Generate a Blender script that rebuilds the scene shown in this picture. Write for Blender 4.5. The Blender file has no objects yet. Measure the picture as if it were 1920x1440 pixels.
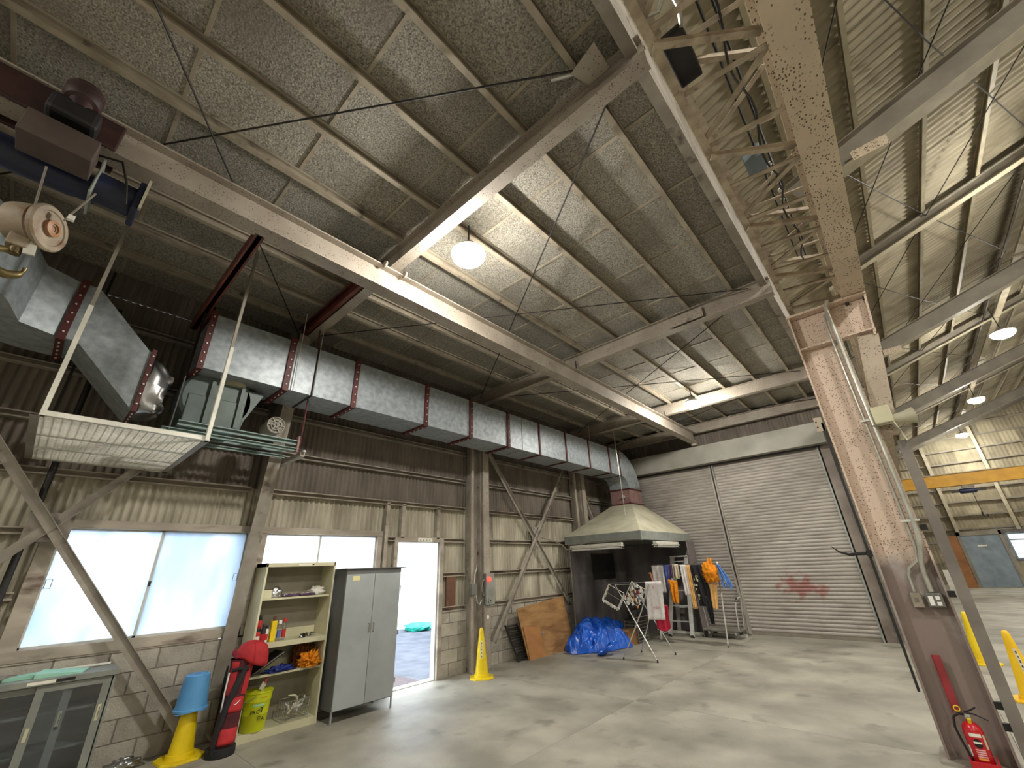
import bpy, math, random
from mathutils import Vector, Matrix, noise
PI = math.pi
random.seed(7)
C = bpy.context.scene.collection

# ------------------------------------------------------------------ camera
cam_d = bpy.data.cameras.new('camera'); cam = bpy.data.objects.new('camera', cam_d); C.objects.link(cam)
_R = Vector((0.739203, 0.672476, -0.036796)); _D = Vector((-0.299348, 0.279127, -0.912403)); _F = Vector((-0.603299, 0.685466, 0.407636))
cam.matrix_world = Matrix(((_R.x, -_D.x, -_F.x, 0), (_R.y, -_D.y, -_F.y, 0), (_R.z, -_D.z, -_F.z, 1.6), (0, 0, 0, 1)))
cam_d.sensor_width = 36; cam_d.sensor_fit = 'HORIZONTAL'; cam_d.lens = 770.9/1920*36
cam_d.clip_start = .05; cam_d.clip_end = 200
bpy.context.scene.camera = cam

# ------------------------------------------------------------------ world, exposure
sc = bpy.context.scene
w = bpy.data.worlds.new('overcast_sky'); sc.world = w; w.use_nodes = True
w.node_tree.nodes['Background'].inputs[0].default_value = (.84, .92, 1.0, 1)
w.node_tree.nodes['Background'].inputs[1].default_value = 6.0
sc.view_settings.view_transform = 'Standard'; sc.view_settings.look = 'None'
sc.view_settings.exposure = 1.06; sc.view_settings.gamma = 1; sc.view_settings.use_curve_mapping = False
LAMP = 190.0         # emission of every high bay lamp's diffuser

# ------------------------------------------------------------------ materials
def lin(c):
    return tuple(((x/255)/12.92 if x/255 <= .04045 else ((x/255+.055)/1.055)**2.4) for x in c)+(1,)
MATS = {}
def mat(name, c1, c2=None, scale=3., rough=.6, metal=0., bump=0., bscale=None, detail=6., speck=None, stretch=(1,1,1), lo=.35, hi=.65,
        vary=0., stain=None, emis=None, trans=None, alpha=None, spec=None, rmin=None):
    if name in MATS: return MATS[name]
    m = bpy.data.materials.new(name); m.use_nodes = True; nt = m.node_tree; N = nt.nodes; L = nt.links
    b = N['Principled BSDF']; b.inputs['Roughness'].default_value = rough; b.inputs['Metallic'].default_value = metal
    if spec is not None: b.inputs['Specular IOR Level'].default_value = spec
    tc = N.new('ShaderNodeTexCoord'); mp = N.new('ShaderNodeMapping'); mp.inputs['Scale'].default_value = stretch
    L.new(tc.outputs['Object'], mp.inputs['Vector'])
    oi = N.new('ShaderNodeObjectInfo'); vec = mp.outputs['Vector']
    def nz(s, d=detail, off=0):
        n = N.new('ShaderNodeTexNoise'); n.inputs['Scale'].default_value = s; n.inputs['Detail'].default_value = d
        n.noise_dimensions = '4D'
        L.new(vec, n.inputs['Vector']); mm = N.new('ShaderNodeMath'); mm.operation = 'MULTIPLY_ADD'
        L.new(oi.outputs['Random'], mm.inputs[0]); mm.inputs[1].default_value = 9; mm.inputs[2].default_value = off
        L.new(mm.outputs[0], n.inputs['W']); return n
    def ramp(sock, lo, hi):
        r = N.new('ShaderNodeMapRange'); r.inputs['From Min'].default_value = lo; r.inputs['From Max'].default_value = hi
        L.new(sock, r.inputs['Value']); return r.outputs['Result']
    def mix(f, a, bb, mode='MIX'):
        x = N.new('ShaderNodeMix'); x.data_type = 'RGBA'; x.blend_type = mode
        if isinstance(f, float): x.inputs[0].default_value = f
        else: L.new(f, x.inputs[0])
        for s, i in ((a, 6), (bb, 7)):
            if isinstance(s, tuple): x.inputs[i].default_value = s
            else: L.new(s, x.inputs[i])
        return x.outputs[2]
    c1 = lin(c1); c2 = lin(c2) if c2 else c1
    n1 = nz(scale); col = mix(ramp(n1.outputs['Fac'], lo, hi), c1, c2)
    if stain:
        sc_, ss, slo, shi = stain
        col = mix(ramp(nz(ss, 5, 3.3).outputs['Fac'], slo, shi), col, lin(sc_))
    if speck:
        scol, ssc, thr = speck
        v = N.new('ShaderNodeTexVoronoi'); v.inputs['Scale'].default_value = ssc; L.new(vec, v.inputs['Vector'])
        r = N.new('ShaderNodeMapRange'); r.inputs['From Min'].default_value = thr; r.inputs['From Max'].default_value = thr*.6
        L.new(v.outputs['Distance'], r.inputs['Value'])
        g = nz(ssc*.12, 2, 5.1); mu = N.new('ShaderNodeMath'); mu.operation = 'MULTIPLY'
        L.new(r.outputs['Result'], mu.inputs[0]); L.new(ramp(g.outputs['Fac'], .42, .5), mu.inputs[1])
        col = mix(mu.outputs[0], col, lin(scol))
    if vary:
        hs = N.new('ShaderNodeHueSaturation'); mr = N.new('ShaderNodeMapRange')
        mr.inputs['To Min'].default_value = 1-vary; mr.inputs['To Max'].default_value = 1+vary
        L.new(oi.outputs['Random'], mr.inputs['Value']); L.new(mr.outputs['Result'], hs.inputs['Value']); L.new(col, hs.inputs['Color'])
        col = hs.outputs['Color']
    L.new(col, b.inputs['Base Color'])
    if rmin is not None:
        r = N.new('ShaderNodeMapRange'); r.inputs['To Min'].default_value = rmin; r.inputs['To Max'].default_value = rough
        L.new(nz(scale*1.7, 4, 8.).outputs['Fac'], r.inputs['Value']); L.new(r.outputs['Result'], b.inputs['Roughness'])
    if bump:
        bp = N.new('ShaderNodeBump'); bp.inputs['Strength'].default_value = bump; bp.inputs['Distance'].default_value = .01
        L.new(nz(bscale or scale*4).outputs['Fac'], bp.inputs['Height']); L.new(bp.outputs['Normal'], b.inputs['Normal'])
    if emis:
        b.inputs['Emission Color'].default_value = lin(emis[0]); b.inputs['Emission Strength'].default_value = emis[1]
    if trans: b.inputs['Transmission Weight'].default_value = trans
    if alpha: b.inputs['Alpha'].default_value = alpha
    MATS[name] = m; return m
M_floor = mat('floor_concrete', (166,162,148), (126,123,112), 1.3, .75, detail=10, bump=.25, bscale=60, stain=((88,84,76), 2.6, .58, .80), rmin=.38)
M_block = mat('concrete_block', (180,174,162), (154,149,138), 5, .9, bump=.8, bscale=55, vary=.12, stain=((188,183,170), 7, .62, .74))
M_mortar = mat('mortar', (146,141,131), (124,119,110), 8, .95)
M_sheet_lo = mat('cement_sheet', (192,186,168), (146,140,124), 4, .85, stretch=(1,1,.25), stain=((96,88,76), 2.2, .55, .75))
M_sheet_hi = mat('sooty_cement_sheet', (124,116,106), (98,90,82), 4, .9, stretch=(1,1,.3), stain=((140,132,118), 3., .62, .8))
M_steel = mat('brown_steel_paint', (158,151,140), (128,121,111), 4, .6, stain=((74,62,54), 6, .60, .72), bump=.15)
M_rafter = mat('speckled_steel_paint', (166,157,144), (146,136,124), 3, .6, speck=((92,78,68), 50, .30), stain=((84,71,62), 4, .66, .78))
M_beige = mat('beige_speckled_paint', (182,168,150), (166,152,134), 3, .55, speck=((96,80,68), 50, .33))
M_girdr = mat('peeling_beige_paint', (206,190,166), (188,172,150), 3, .6, speck=((80,66,56), 52, .36), stretch=(1,.7,1))
M_lat = mat('rusty_lattice_paint', (184,170,148), (140,126,108), 9, .7, stain=((92,78,66), 14, .62, .75))
M_purlin = mat('purlin_paint', (168,158,140), (142,132,116), 5, .7, stain=((74,66,56), 8, .6, .75))
M_board = mat('wood_wool_board', (176,172,160), (96,92,84), 80, .95, detail=9, lo=.34, hi=.66, vary=.12, bump=.7, bscale=60, stain=((118,112,102), 1.6, .5, .8))
M_hallsheet = mat('aged_roof_sheet', (160,152,130), (130,122,103), 3, .85, stretch=(.5,1,1), stain=((92,84,68), 1.2, .58, .78), vary=.07)
M_hallsteel = mat('hall_grey_steel', (134,127,114), (114,108,97), 3, .6)
M_halllite = mat('hall_pale_steel', (172,164,140), (150,142,122), 5, .6)
M_galv = mat('galvanised_steel', (158,166,170), (130,138,142), 14, .42, metal=.2, detail=4, vary=.05)
M_flange = mat('red_primer', (88,36,34), (66,24,24), 9, .6)
M_redbeam = mat('red_oxide_beam', (112,58,46), (84,40,34), 6, .6)
M_slat = mat('shutter_slat', (166,160,152), (144,138,130), 2, .5, vary=.04, stain=((110,102,94), 1.5, .6, .85))
M_header = mat('header_paint', (150,148,138), (130,128,118), 2, .6)
M_dark = mat('dark_iron', (34,33,34), (22,21,22), 8, .55)
M_black = mat('black_plastic', (18,18,19), None, 3, .45)
M_wood = mat('weathered_timber', (174,165,151), (140,131,119), 6, .85, stretch=(1,.3,1), stain=((84,66,56), 6, .6, .72))
M_white = mat('white_paint', (214,212,202), (190,188,176), 6, .5)
M_whitepl = mat('white_plastic', (232,232,228), None, 3, .4)
M_hood = mat('hood_paint', (176,172,150), (154,150,130), 3, .65)
M_hoodrim = mat('hood_rim_steel', (150,155,150), (128,133,128), 5, .5, metal=.2)
M_screen = mat('sooty_screen', (124,120,120), (78,74,76), 2.2, .75, stretch=(1,1,.4), stain=((34,32,34), 1.3, .52, .78))
M_mauve = mat('mauve_collar', (138,108,104), (118,90,88), 8, .6)
M_yellow = mat('yellow_cone_plastic', (236,208,20), (222,190,14), 5, .42)
M_yellow2 = mat('orange_yellow_plastic', (250,206,30), (242,188,20), 5, .42)
M_blue = mat('blue_bucket_plastic', (96,162,214), (84,148,204), 5, .4)
M_tarp = mat('blue_tarpaulin', (34,106,220), (22,84,196), 6, .28, bump=.2, bscale=30)
M_ply = mat('plywood_face', (172,132,84), (142,104,62), 3, .6, stretch=(1,1,4), stain=((104,62,34), 2.5, .55, .8))
M_card = mat('cardboard', (158,118,78), (138,100,64), 8, .85)
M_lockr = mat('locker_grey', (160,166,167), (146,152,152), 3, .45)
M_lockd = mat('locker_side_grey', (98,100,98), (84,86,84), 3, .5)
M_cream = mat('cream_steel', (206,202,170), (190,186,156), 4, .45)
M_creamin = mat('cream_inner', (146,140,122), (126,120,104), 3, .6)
M_cabin = mat('cabinet_grey_green', (138,142,134), (120,124,118), 4, .45)
M_alu = mat('aluminium', (214,214,208), (190,190,184), 8, .35, metal=.4)
M_chrome = mat('chrome_tube', (210,212,212), None, 8, .18, metal=1)
M_red = mat('extinguisher_red', (196,30,42), (178,24,36), 5, .3)
M_redsign = mat('red_sign', (158,52,58), (130,40,46), 6, .5)
M_bagred = mat('golf_bag_red', (190,42,48), (160,30,36), 12, .75, bump=.2)
M_bagdark = mat('golf_bag_maroon', (92,26,34), (62,20,26), 14, .85)
M_bagblk = mat('golf_bag_black', (24,23,26), (34,33,36), 14, .8)
M_towelw = mat('white_towel', (232,228,226), (214,208,208), 30, .95, bump=.4, bscale=200)
M_towelr = mat('red_towel', (206,48,78), (188,40,66), 30, .95, bump=.4, bscale=200)
M_orange = mat('orange_fabric', (232,148,22), (206,120,12), 22, .95, bump=.6, bscale=60)
M_mop = mat('blue_mop_yarn', (104,150,220), (80,124,196), 30, .95)
M_blk_cl = mat('black_garment', (30,30,34), (22,22,25), 20, .85)
M_tan = mat('tan_garment', (228,184,116), (212,164,96), 20, .9)
M_pail = mat('lime_pail_paint', (206,212,28), (188,196,20), 5, .35)
M_hook = mat('hook_block_paint', (156,142,122), (126,114,96), 9, .6, stain=((112,76,48), 9, .55, .7))
M_brass = mat('greasy_hook_steel', (124,108,66), (62,54,36), 9, .4, metal=.6)
M_barrel = mat('hoist_blue_paint', (24,34,66), (18,24,46), 5, .45)
M_hbox = mat('hoist_box_brown', (82,70,64), (64,54,50), 5, .6)
M_motor = mat('motor_red_brown', (70,42,40), (48,32,32), 8, .6)
M_fan = mat('fan_grey_green', (88,102,98), (68,82,78), 5, .5)
M_fanbase = mat('fan_base_green', (140,162,158), (112,132,128), 6, .5)
M_craney = mat('crane_yellow', (202,150,24), (182,132,16), 4, .5)
M_teal = mat('teal_sheet', (44,184,160), (30,160,140), 6, .5)
M_car = mat('car_blue', (58,92,150), (48,78,132), 4, .3)
M_asph = mat('yard_asphalt', (80,84,92), (60,64,74), 3, .9, detail=10, bump=.3, bscale=60)
M_extw = mat('yard_white_wall', (236,238,240), (226,230,234), 2, .8)
M_sign = mat('label_paper', (228,226,212), None, 3, .7)
M_ink = mat('black_ink', (20,20,20), None, 3, .7)
M_redink = mat('red_ink', (190,36,36), None, 3, .7)
M_switch = mat('switch_panel_grey', (112,112,104), (96,96,90), 6, .5)
M_conduit = mat('conduit_steel', (208,208,196), (180,180,170), 8, .28, metal=.55)
M_green = mat('green_folder', (158,208,186), (142,194,172), 5, .6)
M_graybrd = mat('grey_blue_panel', (130,144,152), (108,122,130), 3, .6)
M_bulb = mat('lamp_diffuser', (255,250,238), None, 3, .5, emis=((255,250,240), LAMP))
M_redled = mat('red_indicator', (230,30,30), None, 3, .3, emis=((255,40,30), 4.))
M_purple = mat('purple_tray', (84,52,84), (60,38,62), 14, .6)
def glassy(name, frost):
    m = bpy.data.materials.new(name); m.use_nodes = True; nt = m.node_tree; N = nt.nodes; L = nt.links
    out = N['Material Output']; N.remove(N['Principled BSDF'])
    t = N.new('ShaderNodeBsdfTranslucent'); d = N.new('ShaderNodeBsdfDiffuse'); g = N.new('ShaderNodeBsdfGlossy'); g.inputs['Roughness'].default_value = .25
    tc = N.new('ShaderNodeTexCoord'); mp = N.new('ShaderNodeMapping'); mp.inputs['Scale'].default_value = (1, 1, .35)
    n = N.new('ShaderNodeTexNoise'); n.inputs['Scale'].default_value = 2.6; n.inputs['Detail'].default_value = 8
    L.new(tc.outputs['Object'], mp.inputs[0]); L.new(mp.outputs[0], n.inputs['Vector'])
    r = N.new('ShaderNodeValToRGB'); r.color_ramp.elements[0].position = .38; r.color_ramp.elements[1].position = .62
    r.color_ramp.elements[0].color = frost[0]; r.color_ramp.elements[1].color = frost[1]
    L.new(n.outputs['Fac'], r.inputs[0]); L.new(r.outputs[0], t.inputs['Color']); d.inputs['Color'].default_value = (.8,.8,.8,1)
    m1 = N.new('ShaderNodeMixShader'); m1.inputs[0].default_value = .15; L.new(t.outputs[0], m1.inputs[1]); L.new(d.outputs[0], m1.inputs[2])
    m2 = N.new('ShaderNodeMixShader'); m2.inputs[0].default_value = .05; L.new(m1.outputs[0], m2.inputs[1]); L.new(g.outputs[0], m2.inputs[2])
    L.new(m2.outputs[0], out.inputs[0]); MATS[name] = m; return m
M_frost = glassy('frosted_glass', ((.50,.58,.66,1), (.70,.73,.76,1)))
M_frost2 = glassy('bright_frosted_glass', ((.95,.95,.97,1), (.98,.98,.98,1)))
def clear_mat(name, col, fac, rough=.05):
    m = bpy.data.materials.new(name); m.use_nodes = True; nt = m.node_tree; N = nt.nodes; L = nt.links
    out = N['Material Output']; N.remove(N['Principled BSDF'])
    t = N.new('ShaderNodeBsdfTransparent'); g = N.new('ShaderNodeBsdfGlossy'); g.inputs['Roughness'].default_value = rough
    t.inputs[0].default_value = col; x = N.new('ShaderNodeMixShader'); x.inputs[0].default_value = fac
    L.new(t.outputs[0], x.inputs[1]); L.new(g.outputs[0], x.inputs[2]); L.new(x.outputs[0], out.inputs[0]); MATS[name] = m; return m
M_glass = clear_mat('cabinet_glass', (.80,.83,.86,1), .07)
M_poly = clear_mat('polythene', (.80,.80,.80,1), .5, .3)
M_bottle = clear_mat('clear_bottle', (.86,.88,.9,1), .25)

# ------------------------------------------------------------------ mesh builder
def V(*a): return Vector(a)
class MB:
    def __init__(s): s.v = []; s.f = []
    def add(s, vs, fs):
        o = len(s.v); s.v += [tuple(x) for x in vs]; s.f += [tuple(i+o for i in f) for f in fs]; return s
    def box(s, x0, y0, z0, x1, y1, z1):
        if x0 > x1: x0, x1 = x1, x0
        if y0 > y1: y0, y1 = y1, y0
        if z0 > z1: z0, z1 = z1, z0
        return s.add([(x0,y0,z0),(x1,y0,z0),(x1,y1,z0),(x0,y1,z0),(x0,y0,z1),(x1,y0,z1),(x1,y1,z1),(x0,y1,z1)],
                     [(0,3,2,1),(4,5,6,7),(0,1,5,4),(1,2,6,5),(2,3,7,6),(3,0,4,7)])
    def prof(s, p0, p1, P, up=(0,0,1)):
        p0 = Vector(p0); p1 = Vector(p1); d = (p1-p0).normalized(); u = Vector(up)
        if abs(d.dot(u)) > .99: u = Vector((1,0,0)) if abs(d.x) < .9 else Vector((0,1,0))
        side = d.cross(u).normalized(); u = side.cross(d).normalized(); n = len(P)
        vs = [p0+side*a+u*b for a, b in P]+[p1+side*a+u*b for a, b in P]
        fs = [(i, (i+1) % n, n+(i+1) % n, n+i) for i in range(n)]+[tuple(range(n))[::-1], tuple(range(n, 2*n))]
        return s.add(vs, fs)
    def bar(s, p0, p1, w, h, up=(0,0,1)):
        w /= 2; h /= 2; return s.prof(p0, p1, [(-w,-h),(w,-h),(w,h),(-w,h)], up)
    def ibeam(s, p0, p1, H, B, t=.012, tw=.008, up=(0,0,1)):   # p0, p1 along the bottom of the lower flange
        b = B/2; q = tw/2
        return s.prof(p0, p1, [(-b,0),(b,0),(b,t),(q,t),(q,H-t),(b,H-t),(b,H),(-b,H),(-b,H-t),(-q,H-t),(-q,t),(-b,t)], up)
    def chan(s, p0, p1, w, h, t=.006, up=(0,0,1), flip=1):      # lipped C: web vertical, flanges to one side
        P = [(0,0),(w,0),(w,h*.2),(w-t,h*.2),(w-t,t),(t,t),(t,h-t),(w-t,h-t),(w-t,h*.8),(w,h*.8),(w,h),(0,h)]
        return s.prof(p0, p1, [(a*flip, b) for a, b in P], up)
    def angle(s, p0, p1, a, b, t=.007, up=(0,0,1), flip=1):
        return s.prof(p0, p1, [(x*flip, y) for x, y in [(0,0),(a,0),(a,t),(t,t),(t,b),(0,b)]], up)
    def tube(s, pts, r, n=8, close=False):
        pts = [Vector(p) for p in pts]; m = len(pts); rings = []; ref = None
        rr = r if isinstance(r, (list, tuple)) else [r]*m
        for i, p in enumerate(pts):
            if close: d = (pts[(i+1) % m]-pts[i-1]).normalized()
            else: d = (pts[min(i+1, m-1)]-pts[max(i-1, 0)]).normalized()
            if ref is None: ref = d.orthogonal().normalized()
            ref = (ref-d*ref.dot(d)).normalized(); bn = d.cross(ref)
            rings.append([p+(ref*math.cos(2*PI*k/n)+bn*math.sin(2*PI*k/n))*rr[i] for k in range(n)])
        vs = [v for q in rings for v in q]; fs = []
        for i in range(m if close else m-1):
            a = i*n; b = ((i+1) % m)*n
            for k in range(n): fs.append((a+k, a+(k+1) % n, b+(k+1) % n, b+k))
        if not close: fs += [tuple(range(n))[::-1], tuple(range((m-1)*n, m*n))]
        return s.add(vs, fs)
    def lathe(s, prof, o=(0,0,0), n=24, axis=(0,0,1), caps=True, ang=2*PI):
        a = Vector(axis).normalized(); u = a.orthogonal().normalized(); w = a.cross(u); o = Vector(o)
        vs = [o+a*z+(u*math.cos(2*PI*k/n)+w*math.sin(2*PI*k/n))*r for r, z in prof for k in range(n)]
        fs = []
        for i in range(len(prof)-1):
            for k in range(n): fs.append((i*n+k, i*n+(k+1) % n, (i+1)*n+(k+1) % n, (i+1)*n+k))
        if caps:
            if prof[0][0] > 1e-5: fs.append(tuple(range(n))[::-1])
            if prof[-1][0] > 1e-5: fs.append(tuple(range((len(prof)-1)*n, len(prof)*n)))
        return s.add(vs, fs)
    def grid(s, fn, nu, nv):
        vs = [fn(i/nu, j/nv) for j in range(nv+1) for i in range(nu+1)]
        fs = [(j*(nu+1)+i, j*(nu+1)+i+1, (j+1)*(nu+1)+i+1, (j+1)*(nu+1)+i) for j in range(nv) for i in range(nu)]
        return s.add(vs, fs)
    def build(s, name, m, parent=None, smooth=False, bevel=0, solid=0, local=False):
        me = bpy.data.meshes.new(name)
        vs = s.v
        if parent is not None and not local:
            inv = wmat(parent).inverted(); vs = [inv @ Vector(v) for v in vs]
        me.from_pydata([tuple(v) for v in vs], [], s.f); me.validate()
        me.materials.append(m)
        if smooth: me.polygons.foreach_set('use_smooth', [True]*len(me.polygons))
        o = bpy.data.objects.new(name, me); C.objects.link(o)
        if parent is not None: o.parent = parent
        if solid: md = o.modifiers.new('solid', 'SOLIDIFY'); md.thickness = solid; md.offset = 0
        if bevel:
            md = o.modifiers.new('bevel', 'BEVEL'); md.width = bevel; md.segments = 2; md.limit_method = 'ANGLE'
        if smooth and smooth != 'full':
            try:
                me.set_sharp_from_angle(angle=math.radians(38))
            except Exception: pass
        return o
def wmat(o):
    m = Matrix.LocRotScale(o.location, o.rotation_euler, o.scale)
    return (wmat(o.parent) @ m) if o.parent else m
def thing(name, label, cat, loc=(0,0,0), rotz=0, group=None):
    o = bpy.data.objects.new(name, None); C.objects.link(o); o.empty_display_size = .1
    o.location = loc; o.rotation_euler = (0, 0, rotz); o['label'] = label; o['category'] = cat
    if group: o['group'] = group
    return o
def tag(o, label, cat, group=None):
    o['label'] = label; o['category'] = cat
    if group: o['group'] = group
    return o
def struct(name, loc=(0,0,0)):
    o = bpy.data.objects.new(name, None); C.objects.link(o); o.location = loc; o.empty_display_size = .1; o['kind'] = 'structure'; return o
def dup(root, loc=None, rotz=None, label=None):
    r = root.copy(); C.objects.link(r)
    if loc is not None: r.location = loc
    if rotz is not None: r.rotation_euler = (0, 0, rotz)
    if label: r['label'] = label
    for ch in list(root.children):
        c = ch.copy(); C.objects.link(c); c.parent = r
        for g in list(ch.children):
            d = g.copy(); C.objects.link(d); d.parent = c
    return r
def inst(src, parent, loc, rot=(0,0,0), scale=(1,1,1)):
    o = src.copy(); C.objects.link(o); o.parent = parent; o.location = loc; o.rotation_euler = rot; o.scale = scale; return o
def text_mesh(body, size, name, m, M4, parent, depth=.0008):
    cu = bpy.data.curves.new('lettering', 'FONT'); cu.body = body; cu.size = size; cu.extrude = depth
    cu.align_x = 'CENTER'; cu.align_y = 'CENTER'
    t = bpy.data.objects.new('lettering', cu); C.objects.link(t)
    bpy.context.view_layer.update()
    me = bpy.data.meshes.new_from_object(t.evaluated_get(bpy.context.evaluated_depsgraph_get()))
    bpy.data.objects.remove(t); me.transform(wmat(parent).inverted() @ M4 if parent else M4); me.materials.clear(); me.materials.append(m)
    o = bpy.data.objects.new(name, me); C.objects.link(o); o.parent = parent; return o
def frame4(o, x, y):
    x = Vector(x).normalized(); y = Vector(y).normalized(); z = x.cross(y)
    return Matrix(((x.x,y.x,z.x,o[0]),(x.y,y.y,z.y,o[1]),(x.z,y.z,z.z,o[2]),(0,0,0,1)))
def nzv(x, y=0., z=0.): return noise.noise(Vector((x, y, z)))

# ================================================================== STRUCTURE
WX = -6.28          # inner face of the left wall
END = 11.8          # inner face of the end wall with the shutters
HY = 32.0           # far gable of the main hall
YB = -7.0           # wall behind the camera
HX = 14.5           # far side of the main hall
# floor: cast slabs with open joints over a bed
floor = struct('floor')
MB().box(-6.6, YB-.2, -.25, HX+.2, HY+.2, -.02).build('bed', M_mortar, floor)
xs = [-6.5, -3.2, 0.15, 5.0, 10.0, HX+.1]; ys = [YB-.1, -1.75, 2.0, 5.75, 9.5, 13.25, 19, 25.5, HY+.1]
for i in range(len(xs)-1):
    for j in range(len(ys)-1):
        MB().box(xs[i]+.0015, ys[j]+.0015, -.1, xs[i+1]-.0015, ys[j+1]-.0015, 0).build('slab', M_floor, floor)

# ---- left wall
wl = struct('wall_left')
DY0, DY1, DZ = 4.12, 4.97, 2.06
W1 = (.20, 1.90); W2 = (2.10, 3.75); WZ = (1.07, 2.14)
MB().box(WX-.14, YB, 0, WX-.007, DY0-.06, .96).box(WX-.14, DY1+.06, 0, WX-.007, END+.3, .96).build('mortar_core', M_mortar, wl)
bl = None
for c in range(5):
    z = c*.194; y = -1.9+(.2 if c % 2 else 0)
    while y < END:
        a, b = y, min(y+.39, END)
        if not (b > DY0-.06 and a < DY1+.06):
            o = MB().box(WX-.03, a, z+.003, WX+random.uniform(-.001, .002), b-.008, z+.186).build('block', M_block, wl)
        elif a < DY0-.06: MB().box(WX-.03, a, z+.003, WX, DY0-.066, z+.186).build('block', M_block, wl)
        elif b > DY1+.06: MB().box(WX-.03, DY1+.066, z+.003, WX, b-.008, z+.186).build('block', M_block, wl)
        y += .398
def corr_wall(y0, y1, z0, z1, m, parent=wl, x=WX-.06, pitch=.076, amp=.015, name='sheet'):
    n = max(4, int((y1-y0)/pitch*6))
    return MB().grid(lambda u, v: (x+amp*math.sin(2*PI*(y0+(y1-y0)*u)/pitch), y0+(y1-y0)*u, z0+(z1-z0)*v), n, 1).build(name, m, parent, smooth='full')
def sheets(y0, y1, z0, z1, m):
    y = y0; k = 0
    while y < y1-.05:
        b = min(y+.72, y1); corr_wall(y, b+.012 if b < y1 else b, z0, z1, m, x=WX-.06-.003*(k % 2)); y = b; k += 1
sheets(-2.0, W1[0]-.12, .94, 2.70, M_sheet_lo)
sheets(W1[0]-.12, W2[1]+.1, 2.2, 2.70, M_sheet_lo)
sheets(W2[1]+.08, DY0, .94, 2.70, M_sheet_lo)
sheets(DY0, DY1, 2.12, 2.70, M_sheet_lo)
sheets(DY1, END, .94, 2.70, M_sheet_lo)
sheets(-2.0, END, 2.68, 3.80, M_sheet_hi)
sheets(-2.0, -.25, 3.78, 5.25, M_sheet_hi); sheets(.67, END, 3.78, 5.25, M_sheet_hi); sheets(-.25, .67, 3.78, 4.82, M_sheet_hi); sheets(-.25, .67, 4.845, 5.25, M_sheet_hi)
# plain closing sheet on the outside (added, unseen) so no daylight leaks round the corrugations
sk = MB()
for a, b, c, d in [(YB, -.25, 2.2, 5.4), (.67, END+.3, 2.2, 5.4), (-.25, .67, 2.2, 4.82), (-.25, .67, 4.845, 5.4), (YB, W1[0]-.1, .9, 2.2), (W2[1]+.06, DY0-.02, .9, 2.2), (DY1+.02, END+.3, .9, 2.2), (W1[1]-.04, W2[0]+.04, .5, 2.2), (DY0-.02, DY1+.02, 2.08, 2.2)]:
    sk.box(WX-.16, a, c, WX-.10, b, d)
sk.build('backing', M_mortar, wl)
# girts (cold formed channels), each one its own part
def girt(y0, y1, z, m=M_wood, h=.07): MB().chan((WX-.045, y0, z-h/2), (WX-.045, y1, z-h/2), .075, h, .005, flip=1).build('girt', m, wl)
for z in (2.67, 3.2, 3.76, 4.45): 
    for a, b in ((-2., 1.8), (1.98, 5.6), (6.1, 9.35), (9.55, END)): girt(a, b, z, M_steel if z > 3 else M_wood)
for a, b in ((-2., .05), (3.9, 4.05), (5.06, 5.6), (6.1, 9.35), (9.55, END)): girt(a, b, 2.10)
for a, b in ((-2., .05), (3.9, 4.05), (5.06, 5.6), (6.1, 9.35), (9.55, END)): girt(a, b, 1.53)
for a, b in ((3.9, 4.05), (5.06, 5.6), (6.1, 9.35)): girt(a, b, .99, h=.08)
for y, z0, z1 in ((3.88, .98, 2.67), (4.18, 2.12, 2.67), (4.93, 2.12, 2.67)):
    MB().box(WX-.04, y-.03, z0, WX+.03, y+.03, z1).build('stud', M_wood, wl)
# diagonal braces
def brace(a, b, w=.075, x=WX+.07, m=M_steel):
    MB().angle((x, a[0], a[1]), (x, b[0], b[1]), w, .05, .007, up=(1,0,0)).build('brace', m, wl)
brace((6.16, 3.95), (8.75, .85)); brace((9.0, 3.95), (6.25, .35), x=WX+.10)
brace((9.56, 3.9), (10.9, 1.5)); brace((11.7, 3.9), (10.3, 2.0), x=WX+.10)
brace((-.55, 3.05), (1.70, .12), .085, WX+.16); brace((.72, 2.83), (-1.4, .2), .085, WX+.13)
MB().box(WX+.065, 7.52, 2.02, WX+.08, 7.80, 2.42).build('gusset_plate', M_steel, wl)
MB().box(WX+.115, -.06, 1.99, WX+.13, .26, 2.26).build('gusset_plate', M_steel, wl)
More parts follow.
